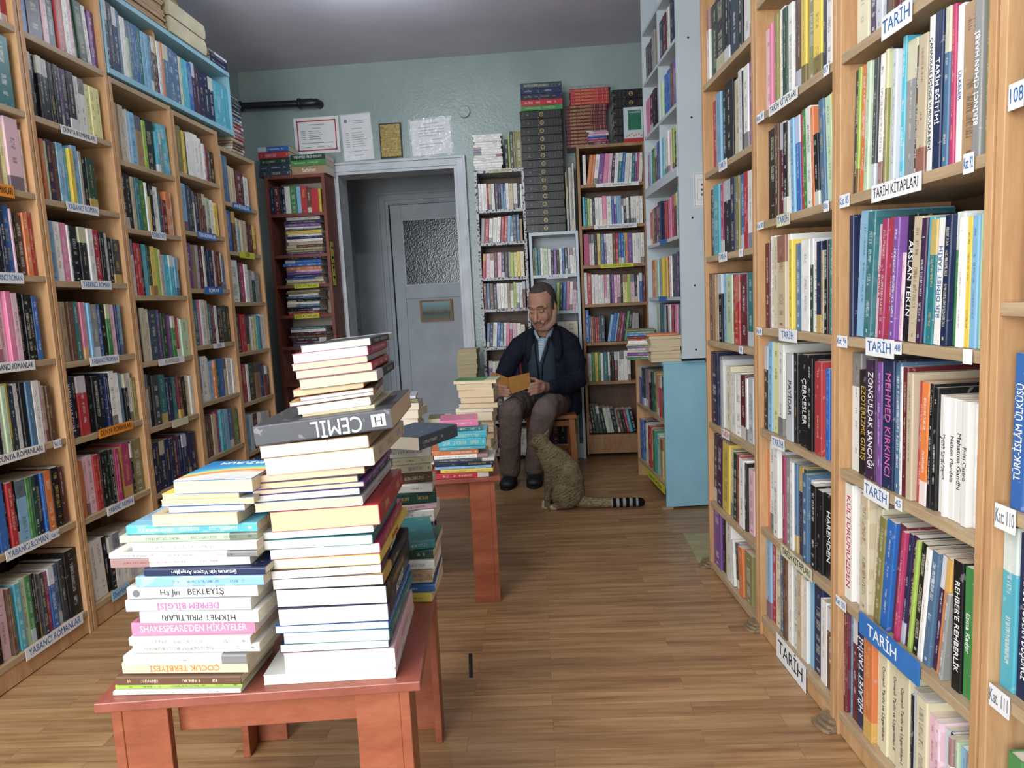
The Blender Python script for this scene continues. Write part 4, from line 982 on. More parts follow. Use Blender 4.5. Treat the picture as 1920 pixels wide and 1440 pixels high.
lines(o, 'lettering', WM, [(-.07, .06, .075), (-.03, .03, .05)] + [(-.12, -.085, .03 - .014 * i) for i in range(5)] + [(-.06, .02 + .012 * (i % 3), .03 - .014 * i) for i in range(5)] + [(-.12, .12, -.055), (-.09, -.05, -.085), (.0, .05, -.085), (.08, .11, -.085)])
o, w, h = sheet('licence_sheet', -1.540, -1.318, 2.24, 2.568, 'white letter with a round crest in a plastic sleeve, second notice above the doorway', -2)
MB().box(-w, w, -.002, 0, -h, h).build('sheet', M['paper'], o)
cr = MB(); cr.cyl((-w + .035, -.0028, h - .045), (-w + .035, -.002, h - .045), .013); cr.build('crest', M['ink_blue'], o)
lines(o, 'lettering', WM, [(-.05, .085, .115), (-.03, .06, .10), (-.035, .04, .06)] + [(-.085, -.06, .03 - .016 * i) for i in range(7)] + [(-.04, .04 + .01 * (i % 4), .03 - .016 * i) for i in range(7)] + [(-.07, .07, -.10), (-.03, .03, -.13)])
def sleeve(o, w, h):
    g = MB(); n = 8
    vs = [(-w + 2 * w * i / n, -.006 - .003 * rnd.random(), -h + 2 * h * j / n) for j in range(n + 1) for i in range(n + 1)]
    g.add(vs, [(j * (n + 1) + i, j * (n + 1) + i + 1, (j + 1) * (n + 1) + i + 1, (j + 1) * (n + 1) + i) for j in range(n) for i in range(n)], True)
    g.build('plastic_sleeve', M['plastic'], o)
sleeve(o, w + .008, h + .006)
o, w, h = sheet('plaque', -1.262, -1.098, 2.24, 2.486, 'small gold plaque in a thin black frame above the doorway')
MB().box(-w, w, -.012, 0, -h, h).build('plaque_frame', M['pipe'], o, bevel=.002); MB().box(-w + .01, w - .01, -.014, -.012, -h + .01, h - .01).build('plate', M['gold'], o)
lines(o, 'lettering', M['case_wood'], [(-.05 + .01 * (i % 2), .05 - .008 * (i % 3), .085 - .017 * i) for i in range(11)], -.014)
o, w, h = sheet('form_sheet', -1.03, -.735, 2.245, 2.495, 'white printed form in a crumpled plastic sleeve, rightmost notice above the doorway', -2)
MB().box(-w, w, -.002, 0, -h, h).build('sheet', M['paper'], o)
lines(o, 'lettering', WM, [(-.05, .06, .095), (-.09, .0, .07), (.03, .09, .07), (-.09, .05, .05), (.06, .1, .05), (-.09, .1, .03), (-.09, .04, .01), (.0, .08, -.02), (-.09, .08, -.05), (-.09, .02, -.07)], -.0025)
sleeve(o, w + .014, h + .012)
fl = MB(); fl.cyl((-.628, 5.288, 2.531), (-.628, 5.309, 2.531), .042, 32)
o = fl.build('flue_cover', M['green'], bevel=.004); tag(o, 'round painted flue cover high on the green back wall', 'flue cover')
# ceiling batten lamps (above the picture)
def batten(x, y, ln_, lab):
    o = empty('ceiling_lamp', (x, y, ZC)); tag(o, lab, 'lamp')
    MB().box(-.05, .05, -ln_ / 2, ln_ / 2, -.035, 0).build('lamp_body', M['white_board'], o)
    em = bpy.data.materials.get('lamp_tube') or bpy.data.materials.new('lamp_tube'); em.use_nodes = True
    b = em.node_tree.nodes['Principled BSDF']; b.inputs['Emission Color'].default_value = (.95, .98, 1, 1); b.inputs['Emission Strength'].default_value = 4
    t = MB(); t.cyl((0, -ln_ / 2 + .02, -.05), (0, ln_ / 2 - .02, -.05), .013); t.build('tube', em, o)
batten(-1.05, .75, 1.2, 'white ceiling batten lamp near the shop window')
cb = empty('ceiling_bulb', (-.93, 3.75, ZC)); tag(cb, 'bare bulb hanging from the ceiling just above the picture', 'lamp')
t = MB(); t.cyl((0, 0, -.012), (0, 0, 0), .04); t.cyl((0, 0, -.10), (0, 0, -.01), .004); t.build('cable', M['white_board'], cb)
t = MB(); t.cyl((0, 0, -.145), (0, 0, -.10), .018); t.build('socket', M['white_board'], cb)
t = MB(); t.ell((0, 0, -.170), (.028, .028, .032)); t.build('bulb', bpy.data.materials['lamp_tube'], cb)
# right-hand floor: a bare patch of plywood where the laminate ends
pt = MB(); pt.add([(.54, 3.30, .0015), (.66, 2.98, .0015), (.95, 3.0, .0015), (.95, 3.42, .0015)], [(0, 1, 2, 3)]); pt.box(.56, .95, 3.02, 3.4, .0002, .0012)
o = MB().box(.55, 1.0, 2.98, 3.36, .0003, .003).build('floor_patch', wood('bare_plywood', '8d8560', 'a0976c', 'aca47c', (2, 8, 2))); tag(o, 'bare plywood patch in the floor before the light blue cabinet side', 'floor patch')

# ------------------------------------------------------------------ bookcases
def umat(u, z=0):
    ox, oy, ax, ay = UNITS[u]; a = Vector((ax, ay, 0)); d = Vector((-ay, ax, 0))
    return frame(Vector((ox, oy, z)), a, d, Vector((0, 0, 1)))
def bookcase(u, name, label, H, tops, side, shelf, back, depth=.27, th=.022, ts=.02, feet=True, plinth=None, W=None, extra=None, z0=0.0, topboard=True, group=None):
    """tops = heights of the upper faces of the shelf boards; every board a part of its own"""
    W = W or UNITW[u]
    o = empty(name, mat=umat(u)); tag(o, label, 'bookcase', group)
    g = .0015
    MB().box(g, ts, 0, depth, z0, H).build('side_panel', side, o, bevel=.0012)
    MB().box(W - ts, W - g, 0, depth, z0, H).build('side_panel', side, o, bevel=.0012)
    MB().box(ts, W - ts, depth - .006, depth, z0 + .01, H).build('back_panel', back, o)
    for z in tops:
        MB().box(ts, W - ts, .002, depth - .006, z - th, z).build('shelf', shelf, o, bevel=.0012)
    if topboard: MB().box(ts, W - ts, .002, depth - .006, H - th, H).build('top_board', shelf, o, bevel=.0012)
    if plinth: MB().box(ts, W - ts, .006, .024, z0 + .004, plinth).build('plinth', side, o)
    return o
Bi, Sh, DB = M['birch'], M['shelf_birch'], M['dark_back']
TH = .022
RT = [.07, .376, .707, 1.034, 1.363, 1.686, 2.02]
for u, lab in (('C', 'tall birch bookcase of history books with a large TARİH board at floor level'), ('B', 'tall birch bookcase of history books with a blue TARİH plate on its second shelf'), ('A', 'tall birch bookcase cut off by the right edge, holding the numbered blue volumes')):
    t = RT if u != 'A' else [.12, .456, .779, 1.117, 1.446, 1.77, 2.09]
    bookcase(u, 'bookcase', lab, 2.36, t, Bi, Sh, DB, plinth=t[0] - TH, group='birch bookcases of the right wall')
bookcase('D', 'bookcase', 'narrow-looking birch bookcase beside the white wall unit panel, magazines on its lowest shelf', 2.30, [.03, .296, .626, .962, 1.292, 1.616, 1.947], Bi, Sh, DB, plinth=None, group='birch bookcases of the right wall')
LT = [.09, .41, .722, 1.015, 1.31, 1.6, 1.886, 2.166]
LROW = dict(M=[.09, .435, .745, 1.035, 1.325, 1.61, 1.886, 2.166], N=[.09, .425, .73, 1.015, 1.31, 1.6, 1.886, 2.166], O=[.09, .385, .68, .97, 1.26, 1.545, 1.826],
            Q=[.1, .435, .722, 1.01, 1.296, 1.58, 1.86], S=[.1, .36, .65, .94, 1.225, 1.51, 1.78])
for u, lab in (('M', 'tall birch bookcase of foreign novels cut off by the left edge'), ('N', 'tall birch bookcase tagged YABANCI ROMAN, second from the left edge'), ('O', 'tall birch bookcase under the light blue rack with the tag EDEBİYAT'),
               ('Q', 'tall birch bookcase under the light blue rack, fourth from the left edge'), ('S', 'tall birch bookcase at the far end of the left row')):
    top = 2.47 if u in 'MN' else {'O': 2.155, 'Q': 2.145, 'S': 2.075}[u]
    bookcase(u, 'bookcase', lab, top, LROW[u], Bi, Sh, DB, depth=.25, plinth=.068, group='birch bookcases of the left wall')
# light blue rack on top of the left bookcases
BL = M['blue_board']
o = empty('book_rack', mat=umat('u', 0)); tag(o, 'light blue open rack lying on top of the left bookcases', 'rack')
MB().box(.024, 1.18, -.004, .24, 2.166, 2.19).build('bottom_board', BL, o, bevel=.001)
MB().box(.024, 1.18, -.004, .24, 2.49, 2.512).build('top_board', BL, o, bevel=.001)
for x in (.024, 1.165): MB().box(x, x + .015, 0, .24, 2.19, 2.49).build('side_panel', BL, o)
MB().box(.455, .475, .03, .24, 2.19, 2.49).build('divider', Bi, o)
MB().box(.015, 1.165, .232, .24, 2.19, 2.49).build('back_panel', DB, o)
# back-wall bookcases
bookcase('p', 'bookcase', 'bookcase covered in black and white patterned film beside the doorway', 2.065, [.06, .30, .56, .835, 1.105, 1.325, 1.57, 1.795], M['damask'], M['damask'], M['dark_back'], depth=.255)
bookcase('q', 'bookcase', 'small white bookcase behind the seated man, under the black encyclopedias', 1.62, [.11, .5, .8, 1.07, 1.325], M['white_board'], M['white_board'], M['white_board'], depth=.255, plinth=.088)
bookcase('c3', 'bookcase', 'brown wooden bookcase behind the man with Çocuk tags on its shelves', 2.19, [.17, .555, .835, 1.105, 1.375, 1.645, 1.925], M['case_wood'], M['case_wood'], DB, depth=.255, plinth=.15, z0=.03)
for x in (.03, .40): pass
bookcase('r', 'bookcase', 'narrow red-brown bookcase left of the doorway with flat stacks of books', 2.115, [.07, .36, .63, .90, 1.13, 1.345, 1.56, 1.85], M['mahogany'], M['mahogany'], M['back_board'], depth=.255, ts=.024, plinth=.05)
# white wall unit (two columns) above the low light blue bookcase
WB = M['white_board']
mw = umat('wf'); Wt = .80
o = empty('wall_unit', mat=mw); tag(o, 'tall white wall unit of books with a wide side panel towards the viewer', 'shelving unit')
MB().box(0, .014, 0, .20, .815, 2.90).build('side_panel', WB, o); 
MB().box(.386, .400, .004, .20, 1.79, 2.90).build('divider', WB, o)
sp = MB(); sp.box(Wt - .02, Wt, 0, .20, .815, 2.90); sp.build('side_panel', WB, o)
MB().box(0, Wt, .20, .208, .815, 2.90).build('back_panel', WB, o)
for z in (1.135, 1.45, 2.10, 2.41, 2.70): MB().box(.014, Wt - .02, .002, .198, z - .018, z).build('shelf', WB, o)
MB().box(.014, Wt - .02, -.004, .198, 1.79 - .05, 1.79).build('shelf', WB, o)
bt = MB().box(.014, Wt - .02, .002, .198, .815, .835).build('shelf', WB, o)
for z, x in ((2.40, .06), (2.40, .14), (2.02, .07), (1.53, .065), (1.19, .07), (.86, .07)):
    s = MB(); s.cyl((Wt, x, z), (Wt + .002, x, z), .005, 10); s.build('screw', M['metal'], o)
lo = MB().box(0, 0, 0, 0, 0, 0)
# low bookcase with the light blue side
o = empty('bookcase', mat=umat('t')); tag(o, 'low bookcase with a large light blue side panel, stacks of old books on top', 'bookcase')
MB().box(0, .02, 0, .22, 0, .775).build('side_panel', Bi, o, bevel=.001)
MB().box(.75, .768, -.004, .235, .012, .785).build('side_panel', BL, o, bevel=.001)['label'] = 'light blue side panel'
MB().box(.02, .75, .215, .222, .02, .775).build('back_panel', DB, o)
for z in (.12, .475): MB().box(.02, .75, .002, .215, z - .02, z).build('shelf', Sh, o)
MB().box(.0, .75, -.004, .222, .775, .795).build('top_board', BL, o)
ft = MB(); ft.box(.735, .775, -.03, .03, 0, .011); ft.build('foot', M['cardboard'], o)
# notice taped on the white panel
m_ = umat('wf'); o = empty('paper_notice', mat=m_ @ Matrix.Translation((Wt + .001, .128, 1.665))); tag(o, 'white paper with rows of small dots taped to the white side panel', 'notice')
nb = MB(); nb.box(0, .0015, -.055, .055, -.085, .085); nb.build('sheet', M['paper'], o)
bb = MB()
for a in ((-.05, .05, -.08, -.0785), (-.05, .05, .0785, .08), (-.05, -.0485, -.08, .08), (.0485, .05, -.08, .08), (-.035, .035, -.05, -.049), (-.035, .035, .05, .051), (-.035, -.034, -.05, .05), (.034, .035, -.05, .05)): bb.box(.0015, .0022, a[0], a[1], a[2], a[3])
bb.build('border', WM, o)
dt = MB()
for j in range(3):
    for i in (-1, 1): dt.cyl((.0015, i * .012, .025 - j * .024), (.0024, i * .012, .025 - j * .024), .0065, 12)
dt.build('dots', WM, o)
# rough wooden blocks that level the right bookcases
for u, x, y in (('C', -.012, .01), ('B', -.01, .01), ('A', -.012, .01), ('D', .0, .0)):
    m = umat(u); g = MB(); rr = random.Random(ord(u))
    for k in range(3):
        x0, x1 = -.038 + rr.random() * .014, .036 - rr.random() * .014; y0 = -.016 + .008 * k + rr.random() * .005
        g.prism([(x0, y0 + .006), (x0 + .02, y0), (x1 - .012, y0 + .003), (x1, y0 + .012), (x1 - .002, .04), (x0 + .004, .042)], .0005 + k * .010, .0095 + k * .010)
    ob = g.build('wooden_block', M['old_block'], mw=None, bevel=.0012); ob.matrix_world = m @ Matrix.Translation((x, -.026, 0)) @ Matrix.Rotation(.2, 4, 'Z')
    tag(ob, {'C': 'splintered wooden block on the floor below the TARİH board bookcase', 'B': 'splintered wooden block on the floor below the blue TARİH plate bookcase', 'A': 'splintered wooden block at the foot of the rightmost bookcase', 'D': 'splintered wooden strip at the foot of the bookcase beside the white panel'}[u], 'block', 'blocks under the right bookcases')

# ------------------------------------------------------------------ shelf tags
def shelf_tag(u, x0, x1, z, s, paper='paper', ink='ink_blue', hgt=.034, tilt=0, lab=None, size=None, drop=.0, thick=.0012, name='shelf_label', cat='label', flip=False):
    """a card stuck on the front edge of a shelf; x0..x1 along the unit, z = top of the board"""
    m = umat(u) @ Matrix.Translation(((x0 + x1) / 2, -.0015, z - .011 - drop)) @ Matrix.Rotation(math.radians(-tilt), 4, 'Y')
    w = (x1 - x0) / 2
    o = empty(name, mat=m); tag(o, lab, cat, 'paper tags on the shelf edges')
    MB().box(-w, w, -thick, 0, -hgt / 2, hgt / 2).build('card', M[paper], o)
    if s:
        tm = frame(Vector((0, -thick - .0002, 0)), Vector((1, 0, 0)), Vector((0, 0, 1)), Vector((0, -1, 0)))
        text('lettering', s, M[ink], size or hgt * .82, tm, o, .0002, width=2 * w * .9)
    return o
for t_ in TAGS: shelf_tag(*t_[:5], **t_[5])

# ------------------------------------------------------------------ rows of upright books
for r_ in ROWS: shelf_row(*r_)

def at(x, y, Y):
    """the point at depth Y seen at photo position (x, y)"""
    d = RIGHT * ((x - 960) / F_PX) + UP * ((720 - y) / F_PX) + FWD
    return Vector((0, 0, CAM_H)) + d * (Y / d.y)

# ------------------------------------------------------------------ the two low tables
def low_table(x, y, yaw, lab):
    o = empty('low_table', (x, y, 0), yaw); tag(o, lab, 'table', 'cherry low tables')
    W, L, Hh = .567, .677, .5
    MB().box(0, W, 0, L, Hh - .018, Hh).build('table_top', M['cherry_top'], o, bevel=.002)
    for sx in (0, 1):
        for sy in (0, 1):
            g = MB(); a, b, t = .022, .085, .018
            X0 = a if sx == 0 else W - a; s = 1 if sx == 0 else -1
            Y0 = a * .5 if sy == 0 else L - a * .5; q = 1 if sy == 0 else -1
            def bx(xa, xb, ya, yb): g.box(min(xa, xb), max(xa, xb), min(ya, yb), max(ya, yb), 0, Hh - .018)
            bx(X0, X0 + s * t, Y0, Y0 + q * b); bx(X0 + s * t, X0 + s * (b + .012), Y0 + q * .001, Y0 + q * (t + .001))
            g.build('leg', M['cherry'], o, bevel=.0015)
    for ya in (.045, L - .063): MB().box(.122, W - .122, ya, ya + .018, Hh - .088, Hh - .018).build('apron', M['cherry'], o, bevel=.001)
    for xa in (.045, W - .063): MB().box(xa, xa + .018, .10, L - .10, Hh - .088, Hh - .018).build('apron', M['cherry'], o, bevel=.001)
    return o
low_table(-.836, 1.106, math.radians(6.2), 'cherry low table in front, nearest the viewer, under the tallest stacks')
low_table(-.813, 2.551, math.radians(7.0), 'cherry low table farther back beside the reading man')

# ------------------------------------------------------------------ stacks of books lying flat
def jit(a): return (rnd.random() * 2 - 1) * a
def stack(data, Y, z, lab, yaw=0, depth=.14, default='near', upside=(), jy=1.2, jd=.006, tilts=()):
    n = len(data)
    for i, e in enumerate(data):
        t, xl, w, c = e[:4]; ex = list(e[4:]); sp = default; ttl = None; pg = None
        if ex and ex[0] == 'P': sp = 'far'; ex = ex[1:]
        elif ex and ex[0] == 'S': sp = 'near'; ex = ex[1:]
        if len(ex) >= 2: ttl = (ex[0], ex[1], .86, 1 if i in upside else 0)
        D = depth + jit(.01 if depth < .2 else .022)
        if sp == 'right': pg = rnd.choice(['efebe2', 'e8e2d2', 'efece6']) if lab.startswith('right stack') and i < 13 else rnd.choice(['e2cfb4', 'dcc6a8', 'eadccb', 'd8bd9a', 'ddd8d0'])
        if sp == 'far': pg = rnd.choice(['dec8a8', 'e8dac2', 'dac2a0'])
        tl = 0
        for i0, deg in tilts:
            if i >= i0: tl = deg
        pos = 'bottom one' if i == 0 else ('top one' if i == n - 1 else (f'{ORD[i + 1]} from the bottom' if i < n / 2 else f'{ORD[n - i]} from the top'))
        size = 'thick ' if t > 26 else ('slim ' if t < 11 else '')
        flat((xl + w / 2) / 1000, Y + jit(jd), z, yaw + math.radians(jit(jy)), t / 1000, w / 1000, D, c, sp,
             label=f"{size}{CNAME[c]} book lying flat, {pos}, {lab}", title=ttl, group='books in the ' + lab, hard=False, page=pg, tilt=tl,
             art=('rainbow' if i == n - 1 else 'sun' if i == 17 else None) if lab.startswith('left stack') else None)
        z += t / 1000 / math.cos(math.radians(tl))
    return z
stack(STACKS['A'], 1.137, .5005, 'left stack on the near table', 0, .145, 'near', upside=(3, 8, 9, 12), jy=1.5)
zB = stack(STACKS['B'], 1.172, .5005, 'right stack on the near table', math.radians(4), .272, 'right', upside=(21,), jy=2.0, tilts=((7, .6), (12, 1.4), (15, 2.2), (19, 3.2), (21, 4.6)))
stack(STACKS['U'], 1.215, zB + .0045, 'small stack on CEMİL book', math.radians(6), .20, 'right', jy=4, tilts=((0, 4.6), (5, 4.0)))
stack(STACKS['E'], 2.60, .5005, 'front stack on the far table', math.radians(5), .14, 'near', jy=3)
stack(STACKS['F'], 2.99, .5005, 'cream stack behind on the far table', math.radians(-2), .13, 'far', jy=4, jd=.01)
def loose(n, x, y, z, w, top, lab, cols, spine='near', yaw=0, depth=.14, jy=6, th=(.010, .03), must=True, page=None, jx=.008, cat='book', grp=None):
    i = 0; ths = [th[0] + (th[1] - th[0]) * rnd.random() for _ in range(n)]; k = (top - z) / sum(ths)
    for i in range(n):
        t = ths[i] * k; c = cols[i % len(cols)]
        pos = 'bottom one' if i == 0 else ('top one' if i == n - 1 else (f'{ORD[i + 1]} from the bottom' if i < n / 2 else f'{ORD[n - i]} from the top'))
        size = 'thick ' if t > .026 else ('slim ' if t < .011 else '')
        nm = 'book' if cat == 'book' else 'volume'
        flat(x + jit(jx), y + jit(.006), z, math.radians(yaw + jit(jy)), t, w * (1 + jit(.06)), depth * (1 + jit(.06)), c, spine,
             label=f"{size}{CNAME[c]} {nm} lying flat, {pos}, {lab}", group=grp or ('books in the ' + lab), must=must, page=page, cat=cat)
        z += t
    return z
# behind the right stack on the near table
loose(7, -.368, 1.50, .5005, .13, .64, 'low right stack on near table', 'ybcZwGt', 'near', 8, .18, 8, (.012, .03))
loose(9, -.405, 1.63, .64, .15, .84, 'tall stack behind on the near table', 'ewcGwrZcc', 'near', 6, .17, 10, (.012, .03)) if False else None
loose(12, -.40, 1.70, .5005, .14, .815, 'tall back stack on near table', 'wcRnwPGwzccw', 'near', 10, .12, 9, (.014, .034))
flat(-.405, 1.66, .8155, math.radians(-22), .034, .13, .18, 'i', 'right', label='thick slate hardback on top, tall back stack on near table', group='books in the tall back stack on near table')
# left part of the far table
loose(9, -.68, 2.90, .5005, .145, .755, 'left back stack on the far table', 'kcewbwwce', 'far', 8, .16, 12, (.012, .034), page='e4d8c6')
flat(-.68, 2.89, .7555, math.radians(14), .014, .15, .17, 'a', 'near', label='slim olive book second from the top, left back stack on the far table', group='books in the left back stack on the far table')
flat(-.69, 2.90, .7705, math.radians(8), .012, .15, .17, 'b', 'near', label='blue-covered book on top, left back stack on the far table', group='books in the left back stack on the far table')
loose(6, -.585, 2.76, .5005, .10, .60, 'low middle stack on the far table', 'cwrnwv', 'near', 4, .12, 8, (.012, .02))
loose(4, -.55, 3.06, .5005, .10, .66, 'olive stack on the far table', 'aCza', 'far', 4, .12, 10, (.02, .04))
# old books between the doorway and the patterned bookcase, on an added, unseen stool
# (only the top of that stack shows)
loose(12, -.640, 4.78, .44, .132, .845, 'old stack between doorway and patterned bookcase', 'cCaCcCCcaCcC', 'far', 0, .16, 2.5, (.03, .04), page='b9ac88')
# old books on top of the low light blue bookcase
p0 = at(1247, 690, 3.80); p1 = at(1195, 682, 4.1)
loose(8, .548, 3.79, .796, .165, .935, 'neat stack on low bookcase', 'cCZcCcCC', 'far', 0, .15, 3, (.012, .026), page='cdbb9c')
flat(.535, 3.79, .9355, 0, .010, .16, .15, 'o', 'near', label='slim orange book on top of the old paperbacks, neat stack on low bookcase', group='books in the neat stack on low bookcase')
loose(13, .440, 3.98, .796, .15, .965, 'ragged stack on low bookcase', 'gevLPhCwrzbta', 'near', -14, .15, 16, (.008, .016), must=True)
# on top of the patterned bookcase
a, b = at(889, 312, 5.06), at(943, 312, 5.06)
loose(14, (a.x + b.x) / 2, 5.06, 2.066, .195, 2.31, 'white stack on the patterned bookcase', 'w', 'near', 0, .13, 1, (.015, .018), must=False, jx=.002)
def upright(x0, y, z, items, lab, lean=0, D=.15):
    x = x0
    for i, (t, c, h) in enumerate(items):
        book(frame(Vector((x, y, z)), Vector((1, 0, 0)), Vector((0, 1, 0)), Vector((0, 0, 1))), t - .0005, D, h, c, label=f"{CNAME[c]} book standing {ORD[i + 1]} from the left, {lab}", group='books ' + lab)
        x += t
upright(-.335, 5.06, 2.066, [(.025, 'k', .20), (.014, 'l', .235), (.022, 'K', .25), (.014, 'a', .25), (.05, 'a', .25)], 'on top of the patterned bookcase')
# black encyclopedia set on the small white bookcase
def encyc(n, x0, x1, z0, z1, Y, c, ink, lab, grp, D=.2, bands=True):
    h = (z1 - z0) / n
    for i in range(n):
        flat((x0 + x1) / 2 + jit(.003), Y, z0 + i * h, math.radians(jit(.8)), h, x1 - x0, D, c, 'near',
             label=f"{CNAME[c]} gilt encyclopedia volume, {('bottom one' if i == 0 else 'top one' if i == n - 1 else ORD[i + 1] + ' from the bottom')}, {lab}", group=grp, hard=True, cat='encyclopedia volume', title=(ink, h), must=True)
ENC = []
def add_encyc_mark(o, B):
    T, H = B['T'], B['H']; g = MB(); ink = B['title'][0]
    if ink == 'ring':
        for f in (.10, .17, .24, .30, .70, .80, .92): g.box(T * .2, T * .8, -.0006, .0002, H * f, H * f + .0011)
        g.build('gilt_stripe', M['dim_gold'], o)
        r = MB(); n = 20
        for k in range(n):
            a0, a1 = 2 * PI * k / n, 2 * PI * (k + 1) / n; R1, R2 = min(T * .33, .014), min(T * .25, .0105)
            r.add([(T / 2 + R1 * math.cos(a0), -.0006, H * .48 + R1 * math.sin(a0)), (T / 2 + R1 * math.cos(a1), -.0006, H * .48 + R1 * math.sin(a1)), (T / 2 + R2 * math.cos(a1), -.0006, H * .48 + R2 * math.sin(a1)), (T / 2 + R2 * math.cos(a0), -.0006, H * .48 + R2 * math.sin(a0))], [(0, 1, 2, 3)])
        r.cyl((T / 2, -.0007, H * .48), (T / 2, -.0004, H * .48), .003, 10)
        r.build('emblem', M['ink_gold'], o)
    else:
        for f in (.06, .16, .30, .36): g.box(T * .08, T * .92, -.0006, .0002, H * f, H * f + .002)
        g.build('gilt_stripe', M['ink_gold'], o)
        m = frame(Vector((T / 2, -.0004, H * .64)), Vector((0, 0, -1)), Vector((1, 0, 0)), Vector((0, -1, 0)))
        text('spine_title', ink, M['ink_gold'], T * .7, m, o, .0002, width=H * .5)
a, b = at(985, 438, 5.05), at(1061, 438, 5.05)
encyc(15, a.x, b.x, 1.621, at(1020, 206, 5.05).z, 5.05, 'k', 'ring', 'tall black stack behind the man', 'black encyclopedia set', .19)
a, b = at(976, 180, 5.05), at(1054, 180, 5.05); zt = at(1020, 206, 5.05).z
for t, c in ((.032, 'g'), (.040, 'r'), (.038, 'n'), (.035, 'n'), (.038, 'i')):
    flat((a.x + b.x) / 2, 5.05, zt, math.radians(2), t, b.x - a.x, .17, c, 'near', label=f"{'lowest ' if c == 'g' else ''}{CNAME[c]} book lying across the top of the black encyclopedias{', upper of two' if t == .035 else ''}", group='books on the black encyclopedias', must=True); zt += t
a, b = at(1063, 270, 5.115), at(1139, 270, 5.115)
zr = at(1100, 196, 5.115).z
encyc(12, a.x, b.x, 2.191, zr, 5.115, 'R', 'REHBER ANSİKLOPEDİSİ', 'dark red stack on the wooden bookcase', 'dark red encyclopedia set', .175)
a, b = at(1069, 180, 5.115), at(1141, 180, 5.115)
encyc(5, a.x, b.x, zr, at(1100, 166, 5.115).z, 5.115, 'r', 'TEMEL BRITANNICA', 'brighter red stack on top of it', 'bright red encyclopedia set', .175)
flat((a.x + b.x) / 2 + .01, 5.115, at(1100, 166, 5.115).z + .0005, 0, .022, .28, .18, 'e', 'near', label='grey book with a yellow patch on top of the red encyclopedias', group='books on the red encyclopedias', must=True)
a, b = at(1103, 272, 5.0), at(1141, 272, 5.0)
loose(7, (a.x + b.x) / 2, 5.05, 2.191, b.x - a.x, at(1120, 244, 5.05).z, 'little stack before the dark red encyclopedias', 'nrvbPpe', 'near', 1, .05, 1.5, (.01, .016), must=True)
a, b = at(1152, 270, 5.08), at(1212, 270, 5.08)
encyc(6, a.x, b.x + .02, 2.191, at(1180, 165, 5.08).z, 5.10, 'k', 'ring', 'dark stack beside the white wall unit', 'dark encyclopedia set', .16)
q_ = at(1171, 268, 5.055); w_ = at(1207, 268, 5.055).x - q_.x
o = empty('picture_book', (q_.x, 5.085, 2.1915)); tag(o, 'white and green primary schoolbook standing face out on the wooden bookcase', 'picture book')
MB().box(0, w_, -.012, 0, 0, .235).build('cover', M['white_board'], o); MB().box(.03, w_ - .012, -.013, -.012, .085, .215).build('green_panel', plain('green_print', '1f6a50', .4), o, bevel=.0)
MB().box(0, w_, -.0125, -.012, 0, .03).build('foot_band', M['ink_red'], o)
g = MB()
for k in range(7): g.cyl((.02 + k * w_ / 8, -.0130, .045 + .006 * (k % 3)), (.02 + k * w_ / 8, -.012, .045 + .006 * (k % 3)), .006, 8)
g.build('little_figures', M['ink_orange'], o)
text('lettering', 'TÜRKÇEMİZ', M['ink_white'], .014, frame(Vector((w_ / 2 + .01, -.0134, .20)), Vector((1, 0, 0)), Vector((0, 0, 1)), Vector((0, -1, 0))), o, width=w_ * .6)
# thin books standing between the black stack and the wooden bookcase
x = b_ = at(1064, 437, 5.06).x
for i, (t, c, h) in enumerate([(.006, 'Y', .40), (.008, 'E', .42), (.009, 'K', .42), (.009, 'w', .43), (.008, 'C', .43), (.010, 'e', .45), (.010, 'w', .46)]):
    book(frame(Vector((x, 5.07, 1.621)), Vector((1, 0, 0)), Vector((0, 1, 0)), Vector((0, 0, 1))), t - .0006, .17, h, c, label=f"slim {CNAME[c]} magazine standing {ORD[i + 1]} from the left, right of the black encyclopedias", group='magazines beside the black encyclopedias'); x += t
# red-brown bookcase: books lying flat in it and on it
for k, (xa, xb, yb_, n, cols, top) in enumerate(((539, 604, 462, 14, 'vaCzCwnwyKwvnw', 406), (537, 606, 528, 11, 'acbnvPobbnn', 475), (541, 601, 597, 12, 'rzknhwkkhwaC', 544), (546, 612, 655, 7, 'hRizVwt', 613))):
    a, b = at(xa, yb_, 5.07), at(xb, yb_, 5.07)
    zs = [1.56, 1.345, 1.13, .90][k]
    loose(n, (a.x + b.x) / 2, 5.075, zs + .0006, b.x - a.x, at(570, top, 5.07).z, f'{ORD[k + 1]} flat stack down, red-brown bookcase', cols, 'near', 0, .15, 3, (.01, .02), must=False)
a, b = at(483, 327, 5.06), at(543, 327, 5.06)
loose(5, (a.x + b.x) / 2 + .01, 5.06, 2.116, b.x - a.x, at(510, 275, 5.06).z, 'left stack on the red-brown bookcase', 'iiGrb', 'near', -2, .17, 2, (.032, .04), jx=.006)
a, b = at(547, 327, 5.05), at(612, 327, 5.05)
z_ = 2.116
for t, c, tt in ((.058, 'Z', ('Safahat', 'w', .6, 0)), (.042, 'g', None), (.038, 'G', ('MEHMED ÂKİF ERSOY', 'w', .8, 0))):
    flat((a.x + b.x) / 2, 5.055, z_, math.radians(-1), t, b.x - a.x, .19, c, 'near', label=f"{CNAME[c]} book lying flat{' marked Safahat' if c == 'Z' else ''}, right stack on the red-brown bookcase", title=tt, group='books in the right stack on the red-brown bookcase', must=True); z_ += t
